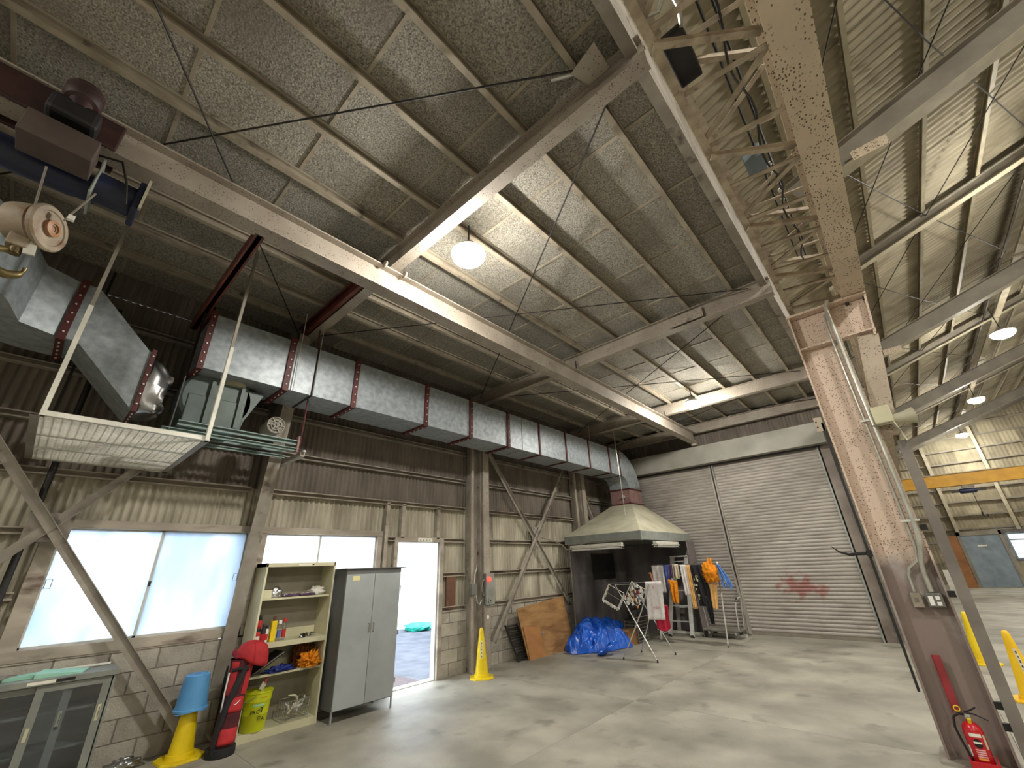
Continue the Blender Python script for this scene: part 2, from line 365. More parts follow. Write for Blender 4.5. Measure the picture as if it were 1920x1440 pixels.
# timber surround and sills of the windows
for i, (a, b) in enumerate((W1, W2)):
    win = struct('window_%d' % (i+1), (WX, a, WZ[0]))
    z0, z1 = WZ
    MB().box(WX-.11, a-.09, z0-.09, WX+.02, b+.07, z0+.006).build('sill', M_wood, win, bevel=.003)
    MB().box(WX-.11, a-.09, z1-.006, WX+.03, b+.07, z1+.075).build('head', M_wood, win, bevel=.003)
    MB().box(WX-.11, a-.12, z0, WX+.02, a+.006, z1+.005).build('jamb', M_wood, win, bevel=.003)
    MB().box(WX-.11, b-.006, z0, WX+.02, b+.07, z1+.005).build('jamb', M_wood, win, bevel=.003)
    mid = 1.03 if i == 0 else 2.85
    for k, (p, q) in enumerate(((a, mid+.015), (mid-.015, b))):
        xx = WX-.07+.02*k
        fr = MB().box(xx-.008, p, z0, xx+.008, p+.022, z1).box(xx-.008, q-.022, z0, xx+.008, q, z1).box(xx-.008, p, z0, xx+.008, q, z0+.025).box(xx-.008, p, z1-.02, xx+.008, q, z1).build('sash', M_alu, win)
        MB().box(xx-.002, p+.02, z0+.02, xx+.002, q-.02, z1-.015).build('pane', M_frost if i == 0 else M_frost2, fr)
        hy = p+.05 if k == 0 else q-.05
        MB().tube([(xx+.01, hy-.022, 1.58), (xx+.014, hy-.022, 1.66), (xx+.014, hy+.022, 1.66), (xx+.014, hy+.022, 1.58)], .003, 6, close=True).build('pull', M_dark, fr)
    MB().box(WX-.045, mid-.015, 1.56, WX-.03, mid+.01, 1.61).build('latch', M_dark, win)
# blocking plank rows under the windows (timber rail under the sill)
MB().box(WX-.03, -1.9, .965, WX+.012, 1.8, .985).build('rail', M_wood, wl)
# door opening
dr = struct('door_1', (WX, DY0, 0))
MB().box(WX-.12, DY0-.07, 0, WX+.03, DY0, DZ+.07).build('jamb', M_wood, dr, bevel=.003)
MB().box(WX-.12, DY1+.02, 0, WX+.03, DY1+.10, DZ+.07).build('jamb', M_wood, dr, bevel=.003)
MB().box(WX-.12, DY1, 0, WX-.02, DY1+.02, DZ).build('door_track', M_alu, dr)
MB().box(WX-.12, DY0, DZ, WX+.03, DY1+.02, DZ+.08).build('head', M_wood, dr, bevel=.003)
MB().box(WX-.14, DY0, -.02, WX-.02, DY1, .012).build('threshold', M_alu, dr)
sp = MB().box(WX+.032, 4.50, DZ+.005, WX+.036, 4.80, DZ+.065).build('name_plate', M_sign, dr)
for k in range(4):
    MB().box(WX+.0365, 4.53+k*.065, DZ+.02, WX+.038, 4.565+k*.065, DZ+.026).box(WX+.0365, 4.53+k*.065, DZ+.036, WX+.038, 4.565+k*.065, DZ+.041).box(WX+.0365, 4.545+k*.065, DZ+.015, WX+.038, 4.549+k*.065, DZ+.05).build('lettering', M_switch, sp)
MB().box(WX+.005, 5.16, .99, WX+.02, 5.37, 1.52).build('loose_board', mat('brown_board', (112,78,58), (92,62,46), 6, .8), wl)
# columns of the left bay
def hcol(y, tap=False):
    if tap:      # haunched column: inner flange leans into the room
        col = thing('tapered_column', 'tapered steel wall column behind the red golf bag, between the two windows', 'column', (WX-.1, y, 0))
        x0, x1 = -6.36, -5.72; H = 4.15
        MB().add([(WX-.12,y-.005,0),(x0,y-.005,0),(x1,y-.005,H),(WX-.12,y-.005,H),(WX-.12,y+.005,0),(x0,y+.005,0),(x1,y+.005,H),(WX-.12,y+.005,H)],
                 [(0,1,2,3),(7,6,5,4),(0,4,5,1),(1,5,6,2),(2,6,7,3),(3,7,4,0)]).build('web', M_steel, col)
        MB().prof((x0,y,0), (x1,y,H), [(-.075,-.006),(.075,-.006),(.075,.006),(-.075,.006)], up=(1,0,0)).build('flange', M_steel, col)
        MB().prof((x1,y,H-.03), (x1+.06,y,4.82), [(-.075,-.006),(.075,-.006),(.075,.006),(-.075,.006)], up=(1,0,0)).build('flange', M_steel, col)
        MB().box(WX-.12, y-.005, 4.1, x1+.02, y+.005, 4.82).build('web', M_steel, col)
        return col
hcol(1.90, True)
def ycol(y, lab, gr=None):
    col = thing('wall_column', lab, 'column', (WX, y, 0))
    MB().box(WX-.02, y-.20, 0, WX+.16, y-.185, 4.8).build('flange', M_steel, col)
    MB().box(WX-.02, y+.015, 0, WX+.16, y+.03, 4.8).build('flange', M_steel, col)
    MB().box(WX+.05, y-.185, 0, WX+.062, y+.015, 4.8).build('web', M_steel, col)
    MB().box(WX+.12, y-.235, 0, WX+.165, y-.165, 4.8).build('edge_angle', M_rafter, col)
    MB().box(WX-.02, y+.06, 0, WX+.20, y+.22, 4.8).build('cover_channel', M_rafter, col)
    MB().box(WX-.02, y-.25, 0, WX+.22, y+.25, .015).build('base_plate', M_steel, col)
    return col
ycol(5.84, 'steel wall column with a red-lamp control box on it, right of the open doorway')
ycol(9.50, 'steel wall column rising beside the extractor hood, in the shade')
# pipes at the far left of the wall
pp = thing('drain_pipe', 'dark vertical pipe running down the wall left of the big window', 'pipe', (WX+.06, -.02, 0))
MB().tube([(WX+.07, -.03, .9), (WX+.07, -.03, 4.6)], .028, 10).build('pipe', M_dark, pp, smooth=True)
for z in (1.4, 2.3, 3.2): MB().box(WX, -.07, z, WX+.10, .01, z+.02).build('clip', M_dark, pp)
p2 = MB().tube([(WX+.02, 1.955, 0), (WX+.02, 1.955, 2.7)], .014, 8).build('conduit', M_dark, None, smooth=True)
tag(p2, 'thin dark conduit on the wall beside the tapered column', 'pipe')

# ---- end wall with two roller shutters
we = struct('wall_end')
MB().box(WX-.2, END+.15, 0, .12, END+.25, 6.8).build('backing', M_mortar, we)  # panel added behind the shutters and gaps to block daylight
n = int(5.9/.076*6)
MB().grid(lambda u, v: (WX+5.9*u, END+.08+.011*math.sin(2*PI*5.9*u/.076), 4.45+.8*v), n, 1).build('sheet', M_sheet_hi, we, smooth='full')
MB().grid(lambda u, v: (WX+.65*u, END+.08+.011*math.sin(2*PI*.65*u/.076), 3.9*v), 50, 1).build('sheet', M_sheet_lo, we, smooth='full')
sbx = thing('shutter_housing', 'long pale grey box above the roller shutters that hides their rolls', 'housing', (-3.5, END, 3.93))
MB().box(WX+.04, END-.32, 3.93, -.74, END+.02, 4.42).build('casing', M_header, sbx, bevel=.004)
MB().box(WX+.04, END-.10, 3.895, -.90, END+.02, 3.93).build('slot', M_dark, sbx)
def shutter(x0, x1, lab, sm=None):
    s = thing('roller_shutter', lab, 'shutter', ((x0+x1)/2, END, 0), 0)
    P = [(-.004,0),(-.016,.018),(-.020,.036),(-.016,.054),(-.004,.068),(.0,.073),(.004,.068),(-.008,.052),(-.012,.036),(-.008,.020),(.004,.005)]
    mb = MB(); hw = (x1-x0)/2
    n = len(P); vs = [(-hw, b*1+a*0+0, 0) for a, b in P]
    mb.add([(-hw, a, b) for a, b in P]+[(hw, a, b) for a, b in P], [(i, (i+1) % n, n+(i+1) % n, n+i) for i in range(n)]+[tuple(range(n)), tuple(range(n, 2*n))[::-1]])
    first = mb.build('slat', sm or M_slat, s, local=True, smooth=True); first.location = (0, 0, .06)
    for k in range(1, 52): inst(first, s, (0, 0, .06+k*.075))
    MB().box(-hw, -.03, 0, hw, .02, .06).build('bottom_bar', M_hallsteel, s, local=True, bevel=.003)
    return s
shutter(-5.58, -3.42, 'grey roller shutter on the left, behind the hood and the laundry')
M_slat2 = M_slat.copy(); M_slat2.name = 'shutter_slat_red_smear'
def smear(m):       # a faded red spray mark that sits on the slats at one place of this shutter
    nt = m.node_tree; N = nt.nodes; L = nt.links; b = N['Principled BSDF']; src = b.inputs['Base Color'].links[0].from_socket
    g = N.new('ShaderNodeNewGeometry'); mp = N.new('ShaderNodeMapping'); mp.vector_type = 'TEXTURE'
    mp.inputs['Location'].default_value = (-2.08, END, .98); mp.inputs['Scale'].default_value = (.62, 1, .30); L.new(g.outputs['Position'], mp.inputs[0])
    ln = N.new('ShaderNodeVectorMath'); ln.operation = 'LENGTH'; L.new(mp.outputs[0], ln.inputs[0])
    n = N.new('ShaderNodeTexNoise'); n.inputs['Scale'].default_value = 6; n.inputs['Detail'].default_value = 6; L.new(g.outputs['Position'], n.inputs['Vector'])
    a = N.new('ShaderNodeMath'); a.operation = 'MULTIPLY_ADD'; a.inputs[1].default_value = 2.2; L.new(n.outputs['Fac'], a.inputs[0]); L.new(ln.outputs['Value'], a.inputs[2])
    r = N.new('ShaderNodeMapRange'); r.inputs['From Min'].default_value = 1.95; r.inputs['From Max'].default_value = 1.45; r.inputs['To Max'].default_value = .75; L.new(a.outputs[0], r.inputs['Value'])
    x = N.new('ShaderNodeMix'); x.data_type = 'RGBA'; L.new(r.outputs[0], x.inputs[0]); L.new(src, x.inputs[6]); x.inputs[7].default_value = lin((134,62,54)); L.new(x.outputs[2], b.inputs['Base Color'])
smear(M_slat2)
sh2 = shutter(-3.33, -.99, 'wide grey roller shutter with red paint marks, right of the middle post', M_slat2)
mp_ = thing('shutter_post', 'slim grey guide post standing between the two roller shutters', 'post', (-3.375, END-.06, 0))
MB().box(-3.425, END-.09, 0, -3.395, END+.05, 3.92).build('guide', M_slat, mp_); MB().box(-3.355, END-.09, 0, -3.325, END+.05, 3.92).build('guide', M_slat, mp_)
MB().box(-3.40, END-.05, 0, -3.35, END+.05, 3.92).build('web', M_dark, mp_)
tag(MB().box(-.985, END-.06, 0, -.955, END+.04, 3.92).build('guide_rail', M_hoodrim, None), 'slim metal guide rail at the right edge of the wide roller shutter', 'rail')
jb = thing('door_post', 'rust-brown steel post at the right edge of the wide roller shutter', 'post', (-.85, END, 0))
MB().ibeam((-.84, END-.01, 0), (-.84, END-.01, 3.92), .2, .18, .012, .01, up=(0,1,0)).build('post', mat('post_rust_paint', (140,132,122), (110,98,90), 3, .6, stain=((176,172,168), 3, .62, .8)), jb)
MB().box(-.74, END-.10, 0, -.705, END-.04, 3.9).build('rubber_strip', M_dark, jb)
# wall closing the far part of the main hall on the pillar line
ws = struct('wall_side')
MB().box(.02, END+.2, 0, .14, HY, 6.6).build('wall', M_sheet_hi, ws)
for z in (1.4, 2.5, 3.6, 4.7, 5.7): MB().box(.14, END+.2, z, .2, HY, z+.07).build('girt', M_hallsteel, ws)
# clerestory between the low roof and the hall eave
cl = struct('wall_upper')
MB().box(-.49, YB, 4.97, -.40, END, 5.50).build('eaves_beam', M_steel, cl)
MB().box(-.55, YB, 5.20, -.52, END+.25, 6.75).build('backing', M_hallsheet, cl)
for y in range(-1, 12):
    MB().grid(lambda u, v: (-.50+.014*math.sin(2*PI*(y+u)/.13), y+u*1.01, 5.17+1.5*v), 46, 1).build('sheet', M_hallsheet, cl, smooth='full')
# closing shell: gables, far side, behind the camera
wf = struct('wall_far')
MB().box(-.6, HY+.05, 0, HX+.2, HY+.2, 11.6).build('backing', M_mortar, wf)
wb = struct('wall_back'); MB().box(-6.6, YB-.15, 0, HX+.2, YB, 11.6).build('wall', M_sheet_lo, wb)
wr = struct('wall_right'); MB().box(HX, YB, 0, HX+.15, HY, 6.9).build('wall', M_sheet_lo, wr)
M_gable = mat('gable_sheet', (150,142,118), (118,110,90), 1.6, .85, vary=.22)
zz = [0, 1.0, 1.95, 2.55, 3.2, 3.85, 4.5, 5.15, 5.8, 6.45, 7.1, 7.75, 8.4, 9.1, 9.8]
def roofz(x): return 6.95+.35*(min(x, 7.4)-.85) - .35*max(0, x-7.4)
WFX = (3.55, 5.0); WFZ = (1.15, 2.2)
for j in range(len(zz)-1):
    x = .0
    while x < HX:
        b = x+.62; z0, z1 = zz[j], zz[j+1]
        if z0 < roofz(x)+.6 and not (b > WFX[0] and x < WFX[1] and z1 > WFZ[0]+.1 and z0 < WFZ[1]-.2) and x < 9.5:
            MB().grid(lambda u, v: (x+(b-x-.006)*u, HY+.02+.008*math.sin(2*PI*(x+.62*u)/.155), z0+(z1-z0-.01)*v+.0), 24, 1).build('sheet', M_gable, wf, smooth='full')
        x = b
for z in zz[2:]: MB().box(.15, HY-.08, z-.03, HX, HY-.01, z+.03).build('girt', M_hallsteel, wf)
for x in (1.9, 4.0, 6.4, 8.8): MB().box(x-.07, HY-.22, (2.4 if 3.5 < x < 5 else 0), x+.07, HY-.08, roofz(x)-.5).build('wind_post', M_halllite, wf)
w3 = struct('window_3', (WFX[0], HY, WFZ[0]))
MB().box(WFX[0], HY-.04, WFZ[0], WFX[1], HY-.02, WFZ[1]).build('pane', mat('lit_far_window', (225,238,248), None, 2, .5, emis=((205,228,250), .9)), w3)
MB().box(WFX[0]-.06, HY-.09, WFZ[0]-.06, WFX[1]+.06, HY-.05, WFZ[0]).box(WFX[0]-.06, HY-.09, WFZ[1], WFX[1]+.06, HY-.05, WFZ[1]+.06).box(WFX[0]-.06, HY-.09, WFZ[0], WFX[0], HY-.05, WFZ[1]).box(4.25, HY-.09, WFZ[0], 4.29, HY-.05, WFZ[1]).build('frame', M_graybrd, w3)

# ---- low ceiling of the left bay: wood wool boards on purlins on rafters
ce = struct('ceiling_low')
PX = [-6.0+.615*k for k in range(0, 10)]; PX = [-.23-.615*k for k in range(0, 11)]      # purlin lines
MB().box(WX-.2, YB, 5.22, -.45, END+.2, 5.30).build('roof_deck', M_mortar, ce)
nb = 0
for k in range(10):
    xa, xb = PX[k+1], PX[k]
    if k == 0: xb = -.44
    y = -1.97; step = .91
    while y < END:
        o = MB().box(max(xa, WX-.15)+.004, y+.006, 5.155+random.uniform(-.004, .004), xb-.004, min(y+step, END+.1)-.006, 5.20).build('ceiling_board', M_board, ce); y += step
    # boards behind the camera
    MB().box(max(xa, WX-.15), YB, 5.165, xb, -1.98, 5.20).build('ceiling_board', M_board, ce)
for k in range(0, 10):
    x = PX[k] if k else -.50
    MB().chan((x, YB, 5.045), (x, END, 5.045), .05, .105, .006, flip=1).build('purlin', M_purlin, ce)
# thin joint battens across the boards
for j in range(17):
    y = -1.97+.91*j
    if y < END: MB().box(WX, y-.014, 5.146, -.52, y+.014, 5.156).build('joint_strip', M_purlin, ce)
for i, y in enumerate((-1.75, 1.98, 5.75, 9.5, 11.62)):
    xe = -.36
    MB().ibeam((WX+.05, y, 4.80), (xe, y, 4.80), .25, .125, .012, .008).build('rafter', M_rafter, ce)
    if i == 1: MB().chan((-5.85, y-.075, 4.815), (-3.7, y-.075, 4.815), .05, .2, .006, flip=1).build('rafter_channel', M_redbeam, ce)
    if i == 2:
        pl = MB().box(-1.75, y-.068, 4.84, -1.25, y-.055, 5.0)
        for a in range(2):
            for b in range(4): pl.lathe([(.014, 0), (.014, .012), (0, .014)], (-1.66+b*.1, y-.068, 4.88+a*.08), 6, (0,-1,0))
        pl.build('splice_plate', M_rafter, ce)
# tie rods crossing under the purlins
def rod(a, b, r=.0075, par=ce, m=M_dark, nm='tie_rod'): return MB().tube([a, b], r, 6).build(nm, m, par)
for (ya, yb) in ((-1.7, 1.9), (2.05, 5.7), (5.8, 9.45), (9.55, 11.6)):
    rod((-5.95, ya, 4.975), (-.62, yb, 4.985)); rod((-5.95, yb, 4.955), (-.62, ya, 4.965))
tb = MB().tube([(-.98, 1.70, 4.975), (-.80, 1.80, 4.975)], .013, 8)
MB().add([(-.84,1.76,4.955),(-.60,1.70,4.955),(-.60,1.92,4.955),(-.78,1.92,4.955),(-.84,1.76,4.965),(-.60,1.70,4.965),(-.60,1.92,4.965),(-.78,1.92,4.965)], [(0,3,2,1),(4,5,6,7),(0,1,5,4),(1,2,6,5),(2,3,7,6),(3,0,4,7)]).build('gusset_plate', M_rafter, ce)
tb.build('turnbuckle', M_alu, ce)
# ---- main hall roof
ch = struct('ceiling_hall')
RX0, RX1, RIDGE = -.55, 7.4, 7.4
def hz(x): return 7.0+.35*(x-.85)          # underside of the sheets on the near slope
MB().add([(RX0,YB,hz(RX0)+.12),(RIDGE,YB,hz(RIDGE)+.12),(RIDGE,HY+.2,hz(RIDGE)+.12),(RX0,HY+.2,hz(RX0)+.12),
          (HX+.1,YB,hz(RIDGE)-2.4),(HX+.1,HY+.2,hz(RIDGE)-2.4)], [(0,1,2,3),(1,4,5,2)]).build('roof_deck', M_hallsheet, ch, solid=.04)
y = 0.; k = 0
while y < HY:
    b = y+.80
    MB().grid(lambda u, v: (RX0+(RIDGE-RX0)*v, y+(b-y+.03)*u, hz(RX0+(RIDGE-RX0)*v)+.05+.016*math.sin(2*PI*(y+.83*u)/.13)+.006*(k % 2)), 38, 1).build('roof_sheet', M_hallsheet, ch, smooth='full')
    y = b; k += 1
PHX = [.38+.81*i for i in range(9)]
for x in PHX:
    if abs(x-3.62) < .1: continue
    o = MB()
    for (ya, yb) in ((YB, HY),): o.chan((x, ya, hz(x)-.10), (x, yb, hz(x)-.10), .05, .13, .006, flip=-1)
    o.build('purlin', M_halllite, ch)
# corrugated vent trough along the hall, cut at every frame
fr_y = [-1.75, 2.0, 5.75, 9.5, 13.25, 17.0, 20.75, 24.5, 28.25, 31.8]
for i in range(len(fr_y)-1):
    a, b = fr_y[i]+.1, fr_y[i+1]-.1
    if b < 5: continue
    MB().grid(lambda u, v: (3.45+.02*math.sin(60*v)+.22*v, a+(b-a)*u, hz(3.6)-.32+.34*v), 2, 24).build('vent_flashing', M_sheet_hi, ch, smooth='full', solid=.006)
    MB().box(3.66, a, hz(3.7)-.36, 3.80, b, hz(3.7)-.30).build('vent_rail', M_halllite, ch)
for i, y in enumerate(fr_y):
    big = (i % 2 == 0)
    H = .36 if big else .2; DR = .42 if big else 0.
    if i == 9: H = .45
    x0 = .30; x1 = RIDGE
    zb = lambda x: hz(x)-.10-H-DR
    MB().ibeam((x0, y, zb(x0)), (x1, y, zb(x1)), H, .2 if big else .14, .014, .01).build('rafter', M_hallsteel, ch)
    MB().bar((x0, y, zb(x0)-.004), (x1, y, zb(x1)-.004), .21 if big else .15, .006).build('flange_plate', M_halllite, ch)
    MB().ibeam((RIDGE, y, zb(x1)), (HX, y, zb(x1)-.35*(HX-RIDGE)), H, .2, .014, .01).build('rafter', M_hallsteel, ch)
    if big and i in (2, 4, 6, 8):
        pl = MB().box(.9, y-.11, zb(1.1)-.10, 1.25, y-.10, zb(1.1)+.05)
        for a in range(2):
            for b in range(3): pl.lathe([(.015, 0), (.015, .012), (0, .014)], (.96+b*.1, y-.11, zb(1.1)-.06+a*.06), 6, (0,-1,0))
        pl.build('splice_plate', M_girdr, ch)
for i in range(1, len(fr_y)-1):
    ya, yb = fr_y[i], fr_y[i+1]
    for xa, xb in ((.5, 2.0), (2.0, 3.6)):
        rod((xa, ya, hz(xa)-.13), (xb, yb, hz(xb)-.13), .008, ch); rod((xb, ya, hz(xb)-.14), (xa, yb, hz(xa)-.14), .008, ch)

# ================================================================== STEELWORK THINGS
# monorail beam with the hoist
cb = thing('monorail_beam', 'long brown speckled steel I-beam hung under the rafters, carrying the hoist', 'beam', (-3.57, 5, 4.5))
MB().ibeam((-3.57, YB+.1, 4.5), (-3.57, 11.5, 4.5), .30, .17, .016, .01).build('beam', M_rafter, cb)
for y in (1.84, 2.10):
    MB().lathe([(.045, 0), (.045, .02), (.02, .03)], (-3.47, y, 4.79), 12, (0, 1, 0)).build('clamp', M_rafter, cb)
MB().box(-3.63, 11.38, 4.44, -3.49, 11.50, 4.56).build('end_stop', M_rafter, cb)
for y in (5.75, 9.5): MB().tube([(-3.45, y-.1, 4.76), (-3.45, y-.1, 4.9)], .01, 6).build('hanger_bolt', M_dark, cb)
# main pillar
PY = 5.75
pm = thing('main_pillar', 'big pinkish beige pillar between the bays, with conduits and a fire extinguisher', 'column', (-.1, PY, 0))
M_pillar = bpy.data.materials.new('pillar_paint'); M_pillar.use_nodes = True
def pillar_paint(m):
    nt = m.node_tree; N = nt.nodes; L = nt.links; b = N['Principled BSDF']; b.inputs['Roughness'].default_value = .55
    g = N.new('ShaderNodeNewGeometry'); sp_ = N.new('ShaderNodeSeparateXYZ'); L.new(g.outputs['Position'], sp_.inputs[0])
    n = N.new('ShaderNodeTexNoise'); n.inputs['Scale'].default_value = 4; n.inputs['Detail'].default_value = 8; L.new(g.outputs['Position'], n.inputs['Vector'])
    # paint boundary: brown dado below 1.55 m with a ragged edge, beige with rust pits above
    a = N.new('ShaderNodeMath'); a.operation = 'MULTIPLY_ADD'; L.new(n.outputs['Fac'], a.inputs[0]); a.inputs[1].default_value = .35; L.new(sp_.outputs['Z'], a.inputs[2])
    r = N.new('ShaderNodeMapRange'); r.inputs['From Min'].default_value = 1.66; r.inputs['From Max'].default_value = 1.78; L.new(a.outputs[0], r.inputs['Value'])
    v = N.new('ShaderNodeTexVoronoi'); v.inputs['Scale'].default_value = 50; L.new(g.outputs['Position'], v.inputs['Vector'])
    s1 = N.new('ShaderNodeMapRange'); s1.inputs['From Min'].default_value = .34; s1.inputs['From Max'].default_value = .2; L.new(v.outputs['Distance'], s1.inputs['Value'])
    n2 = N.new('ShaderNodeTexNoise'); n2.inputs['Scale'].default_value = 9; L.new(g.outputs['Position'], n2.inputs['Vector'])
    s2 = N.new('ShaderNodeMapRange'); s2.inputs['From Min'].default_value = .30; s2.inputs['From Max'].default_value = .40; L.new(n2.outputs['Fac'], s2.inputs['Value'])
    mu = N.new('ShaderNodeMath'); mu.operation = 'MULTIPLY'; L.new(s1.outputs[0], mu.inputs[0]); L.new(s2.outputs[0], mu.inputs[1])
    def mx(f, a_, b_):
        x = N.new('ShaderNodeMix'); x.data_type = 'RGBA'
        L.new(f, x.inputs[0])
        for s, i in ((a_, 6), (b_, 7)):
            if isinstance(s, tuple): x.inputs[i].default_value = s
            else: L.new(s, x.inputs[i])
        return x.outputs[2]
    n3 = N.new('ShaderNodeTexNoise'); n3.inputs['Scale'].default_value = 2.6; n3.inputs['Detail'].default_value = 9; L.new(g.outputs['Position'], n3.inputs['Vector'])
    r3 = N.new('ShaderNodeMapRange'); r3.inputs['From Min'].default_value = .50; r3.inputs['From Max'].default_value = .64; L.new(n3.outputs['Fac'], r3.inputs['Value'])
    up = mx(mu.outputs[0], lin((204,184,166)), lin((124,98,84)))
    low = mx(r3.outputs[0], lin((134,119,112)), lin((166,158,154)))
    L.new(mx(r.outputs[0], low, up), b.inputs['Base Color'])
pillar_paint(M_pillar)
MB().box(-.30, PY-.03, 0, .10, PY-.015, 4.30).build('web', M_pillar, pm)
MB().box(-.315, PY-.14, 0, -.298, PY+.11, 4.30).build('flange', M_pillar, pm)
MB().box(.088, PY-.14, 0, .105, PY+.11, 4.30).build('flange', M_pillar, pm)
MB().box(-.315, PY-.135, 3.86, .40, PY-.02, 3.875).build('stiffener', M_pillar, pm)
MB().box(-.33, PY-.15, 4.305, .46, PY+.15, 4.33).build('cap_plate', M_pillar, pm)
MB().box(.105, PY-.03, 3.87, .42, PY-.015, 4.30).build('bracket_web', M_pillar, pm)
MB().add([(.44,PY-.12,4.30),(.46,PY-.12,4.30),(.40,PY-.12,3.80),(.38,PY-.12,3.80),(.44,PY+.1,4.30),(.46,PY+.1,4.30),(.40,PY+.1,3.80),(.38,PY+.1,3.80)],
         [(0,1,2,3),(7,6,5,4),(0,4,5,1),(1,5,6,2),(2,6,7,3),(3,7,4,0)]).build('bracket_flange', M_pillar, pm)
MB().prof((.33, PY-.05, 3.82), (.15, PY-.05, 2.72), [(-.09,-.05),(.09,-.05),(.09,.05),(-.09,.05)], up=(0,1,0)).build('bracket_strut', M_beige, pm)
MB().box(-.36, PY-.2, 0, .12, PY+.18, .02).build('base_plate', M_steel, pm)
# slim channel post to the right of the pillar
cp = thing('channel_post', 'slim grey channel post standing against the right side of the pinkish pillar', 'post', (.2, 5.62, 0))
MB().prof((.175, 5.60, 0), (.235, 5.60, 2.62), [(-.04,-.03),(.04,-.03),(.04,.03),(.032,.03),(.032,-.022),(-.032,-.022),(-.032,.03),(-.04,.03)], up=(0,1,0)).build('channel', mat('channel_grey', (128,122,114), (108,102,96), 5, .5), cp)
for z in (.28, .42, 1.22, 1.78): MB().box(.10, 5.60, z, .15, 5.64, z+.05).build('clip', M_black, cp)
# upper column carrying the hall rafters
for y in (5.75, 13.25, 20.75, 28.25):
    uc = MB().ibeam((.52, y, 4.3 if y < 6 else 0), (.52, y, hz(.5)-.5), .25, .2, .012, .01, up=(1,0,0)).build('hall_column', M_beige, None) if False else None
# runway girder with lattice
rg = thing('runway_girder', 'heavy beige girder with rust pits resting on top of the pillar', 'beam', (.36, 3, 4.33))
MB().ibeam((.36, YB+.1, 4.335), (.36, 5.85, 4.335), .55, .22, .018, .012).build('girder', M_girdr, rg)
MB().tube([(.36, YB+.1, 4.90), (.36, 5.85, 4.90)], .03, 8).build('rail', M_dark, rg)
for q in (-.08, .08):
    MB().lathe([(.018,0),(.018,.03),(0,.034)], (.36+q, 5.70, 4.30), 6, (0,0,-1)).build('bolt', M_dark, rg)
rg2 = thing('runway_girder', 'far continuation of the beige runway girder, beyond the pillar', 'beam', (.36, 14, 4.33))
MB().ibeam((.36, 5.87, 4.335), (.36, HY-.1, 4.335), .55, .22, .018, .012).build('girder', M_girdr, rg2)
lt = thing('lattice_girder', 'long rusty lattice girder running between the ceiling edge and the beige runway girder', 'truss', (-.25, 2, 4.4))
for (xx, z) in ((-.25, 4.40),):
    MB().angle((xx-.03, YB+.1, z), (xx-.03, 5.72, z), .055, .075, .008).build('chord', M_lat, lt)
MB().angle((-.28, YB+.1, 4.92), (-.28, 5.72, 4.92), .06, .06, .008).build('chord', M_lat, lt)
ny = [5.62-.50*k for k in range(0, 16)]
for k, y in enumerate(ny):
    if y < -1.6: break
    MB().angle((-.24, y, 4.415), (.26, y+.02, 4.36), .04, .04, .005).build('lattice_bar', M_lat, lt)
    if k % 2: MB().angle((-.24, y, 4.93), (.26, y+.02, 4.87), .04, .04, .005).build('lattice_bar', M_lat, lt)
    if k % 2 == 0:
        a, b = (-.24, y-.06), (.26, y-.46)
    else: a, b = (.26, y-.06), (-.24, y-.46)
    MB().angle((a[0], a[1], 4.43), (b[0], b[1], 4.38), .04, .04, .005).build('lattice_bar', M_lat, lt)
    MB().angle((b[0], a[1], 4.93), (a[0], b[1], 4.88), .04, .04, .005).build('lattice_bar', M_lat, lt)
# electrical box and cable loops in the lattice
eb = thing('junction_box', 'dark electrical box with a looping pipe, fixed inside the rusty lattice girder', 'box', (-.16, 1.97, 4.5))
MB().box(-.23, 1.82, 4.50, -.09, 2.12, 4.66).build('box', M_dark, eb, bevel=.01)
MB().tube([(-.24, 1.62, 4.6), (-.17, 1.66, 4.62), (-.12, 1.62, 4.64), (-.08, 1.64, 4.66), (-.07, 1.72, 4.62), (-.10, 1.84, 4.60)], .014, 8).build('pipe', M_conduit, eb, smooth=True)
MB().tube([(.08+.03*math.sin(k*.9), 1.7+k*.13, 4.75+.03*math.cos(k*.7)) for k in range(28)], .009, 6).build('cable', M_black, eb, smooth=True)
# insulated trolley bars seen through the lattice
for i, (x, z) in enumerate(((.02, 5.0), (.10, 5.02))):
    o = MB().tube([(x, -1, z), (x, 5.6, z)], .011, 6).build('conductor_pipe', M_dark, None)
    tag(o, 'thin dark pipe inside the lattice girder, '+('nearer the wooden ceiling' if i == 0 else 'nearer the beige girder'), 'pipe')
ib = thing('switch_case', 'small blue grey switch case hanging behind the lattice girder', 'box', (0, 3.6, 5.0))
MB().box(-.1, 3.5, 4.95, .06, 3.72, 5.10).build('case', M_graybrd, ib, bevel=.008)
for k in range(8): 
    MB().lathe([(.012,0),(.018,.01),(.018,.03),(.012,.04)], (.08, 3.75+k*.14, 5.0), 8, (0,0,1)).build('insulator', M_whitepl, ib, smooth=True)
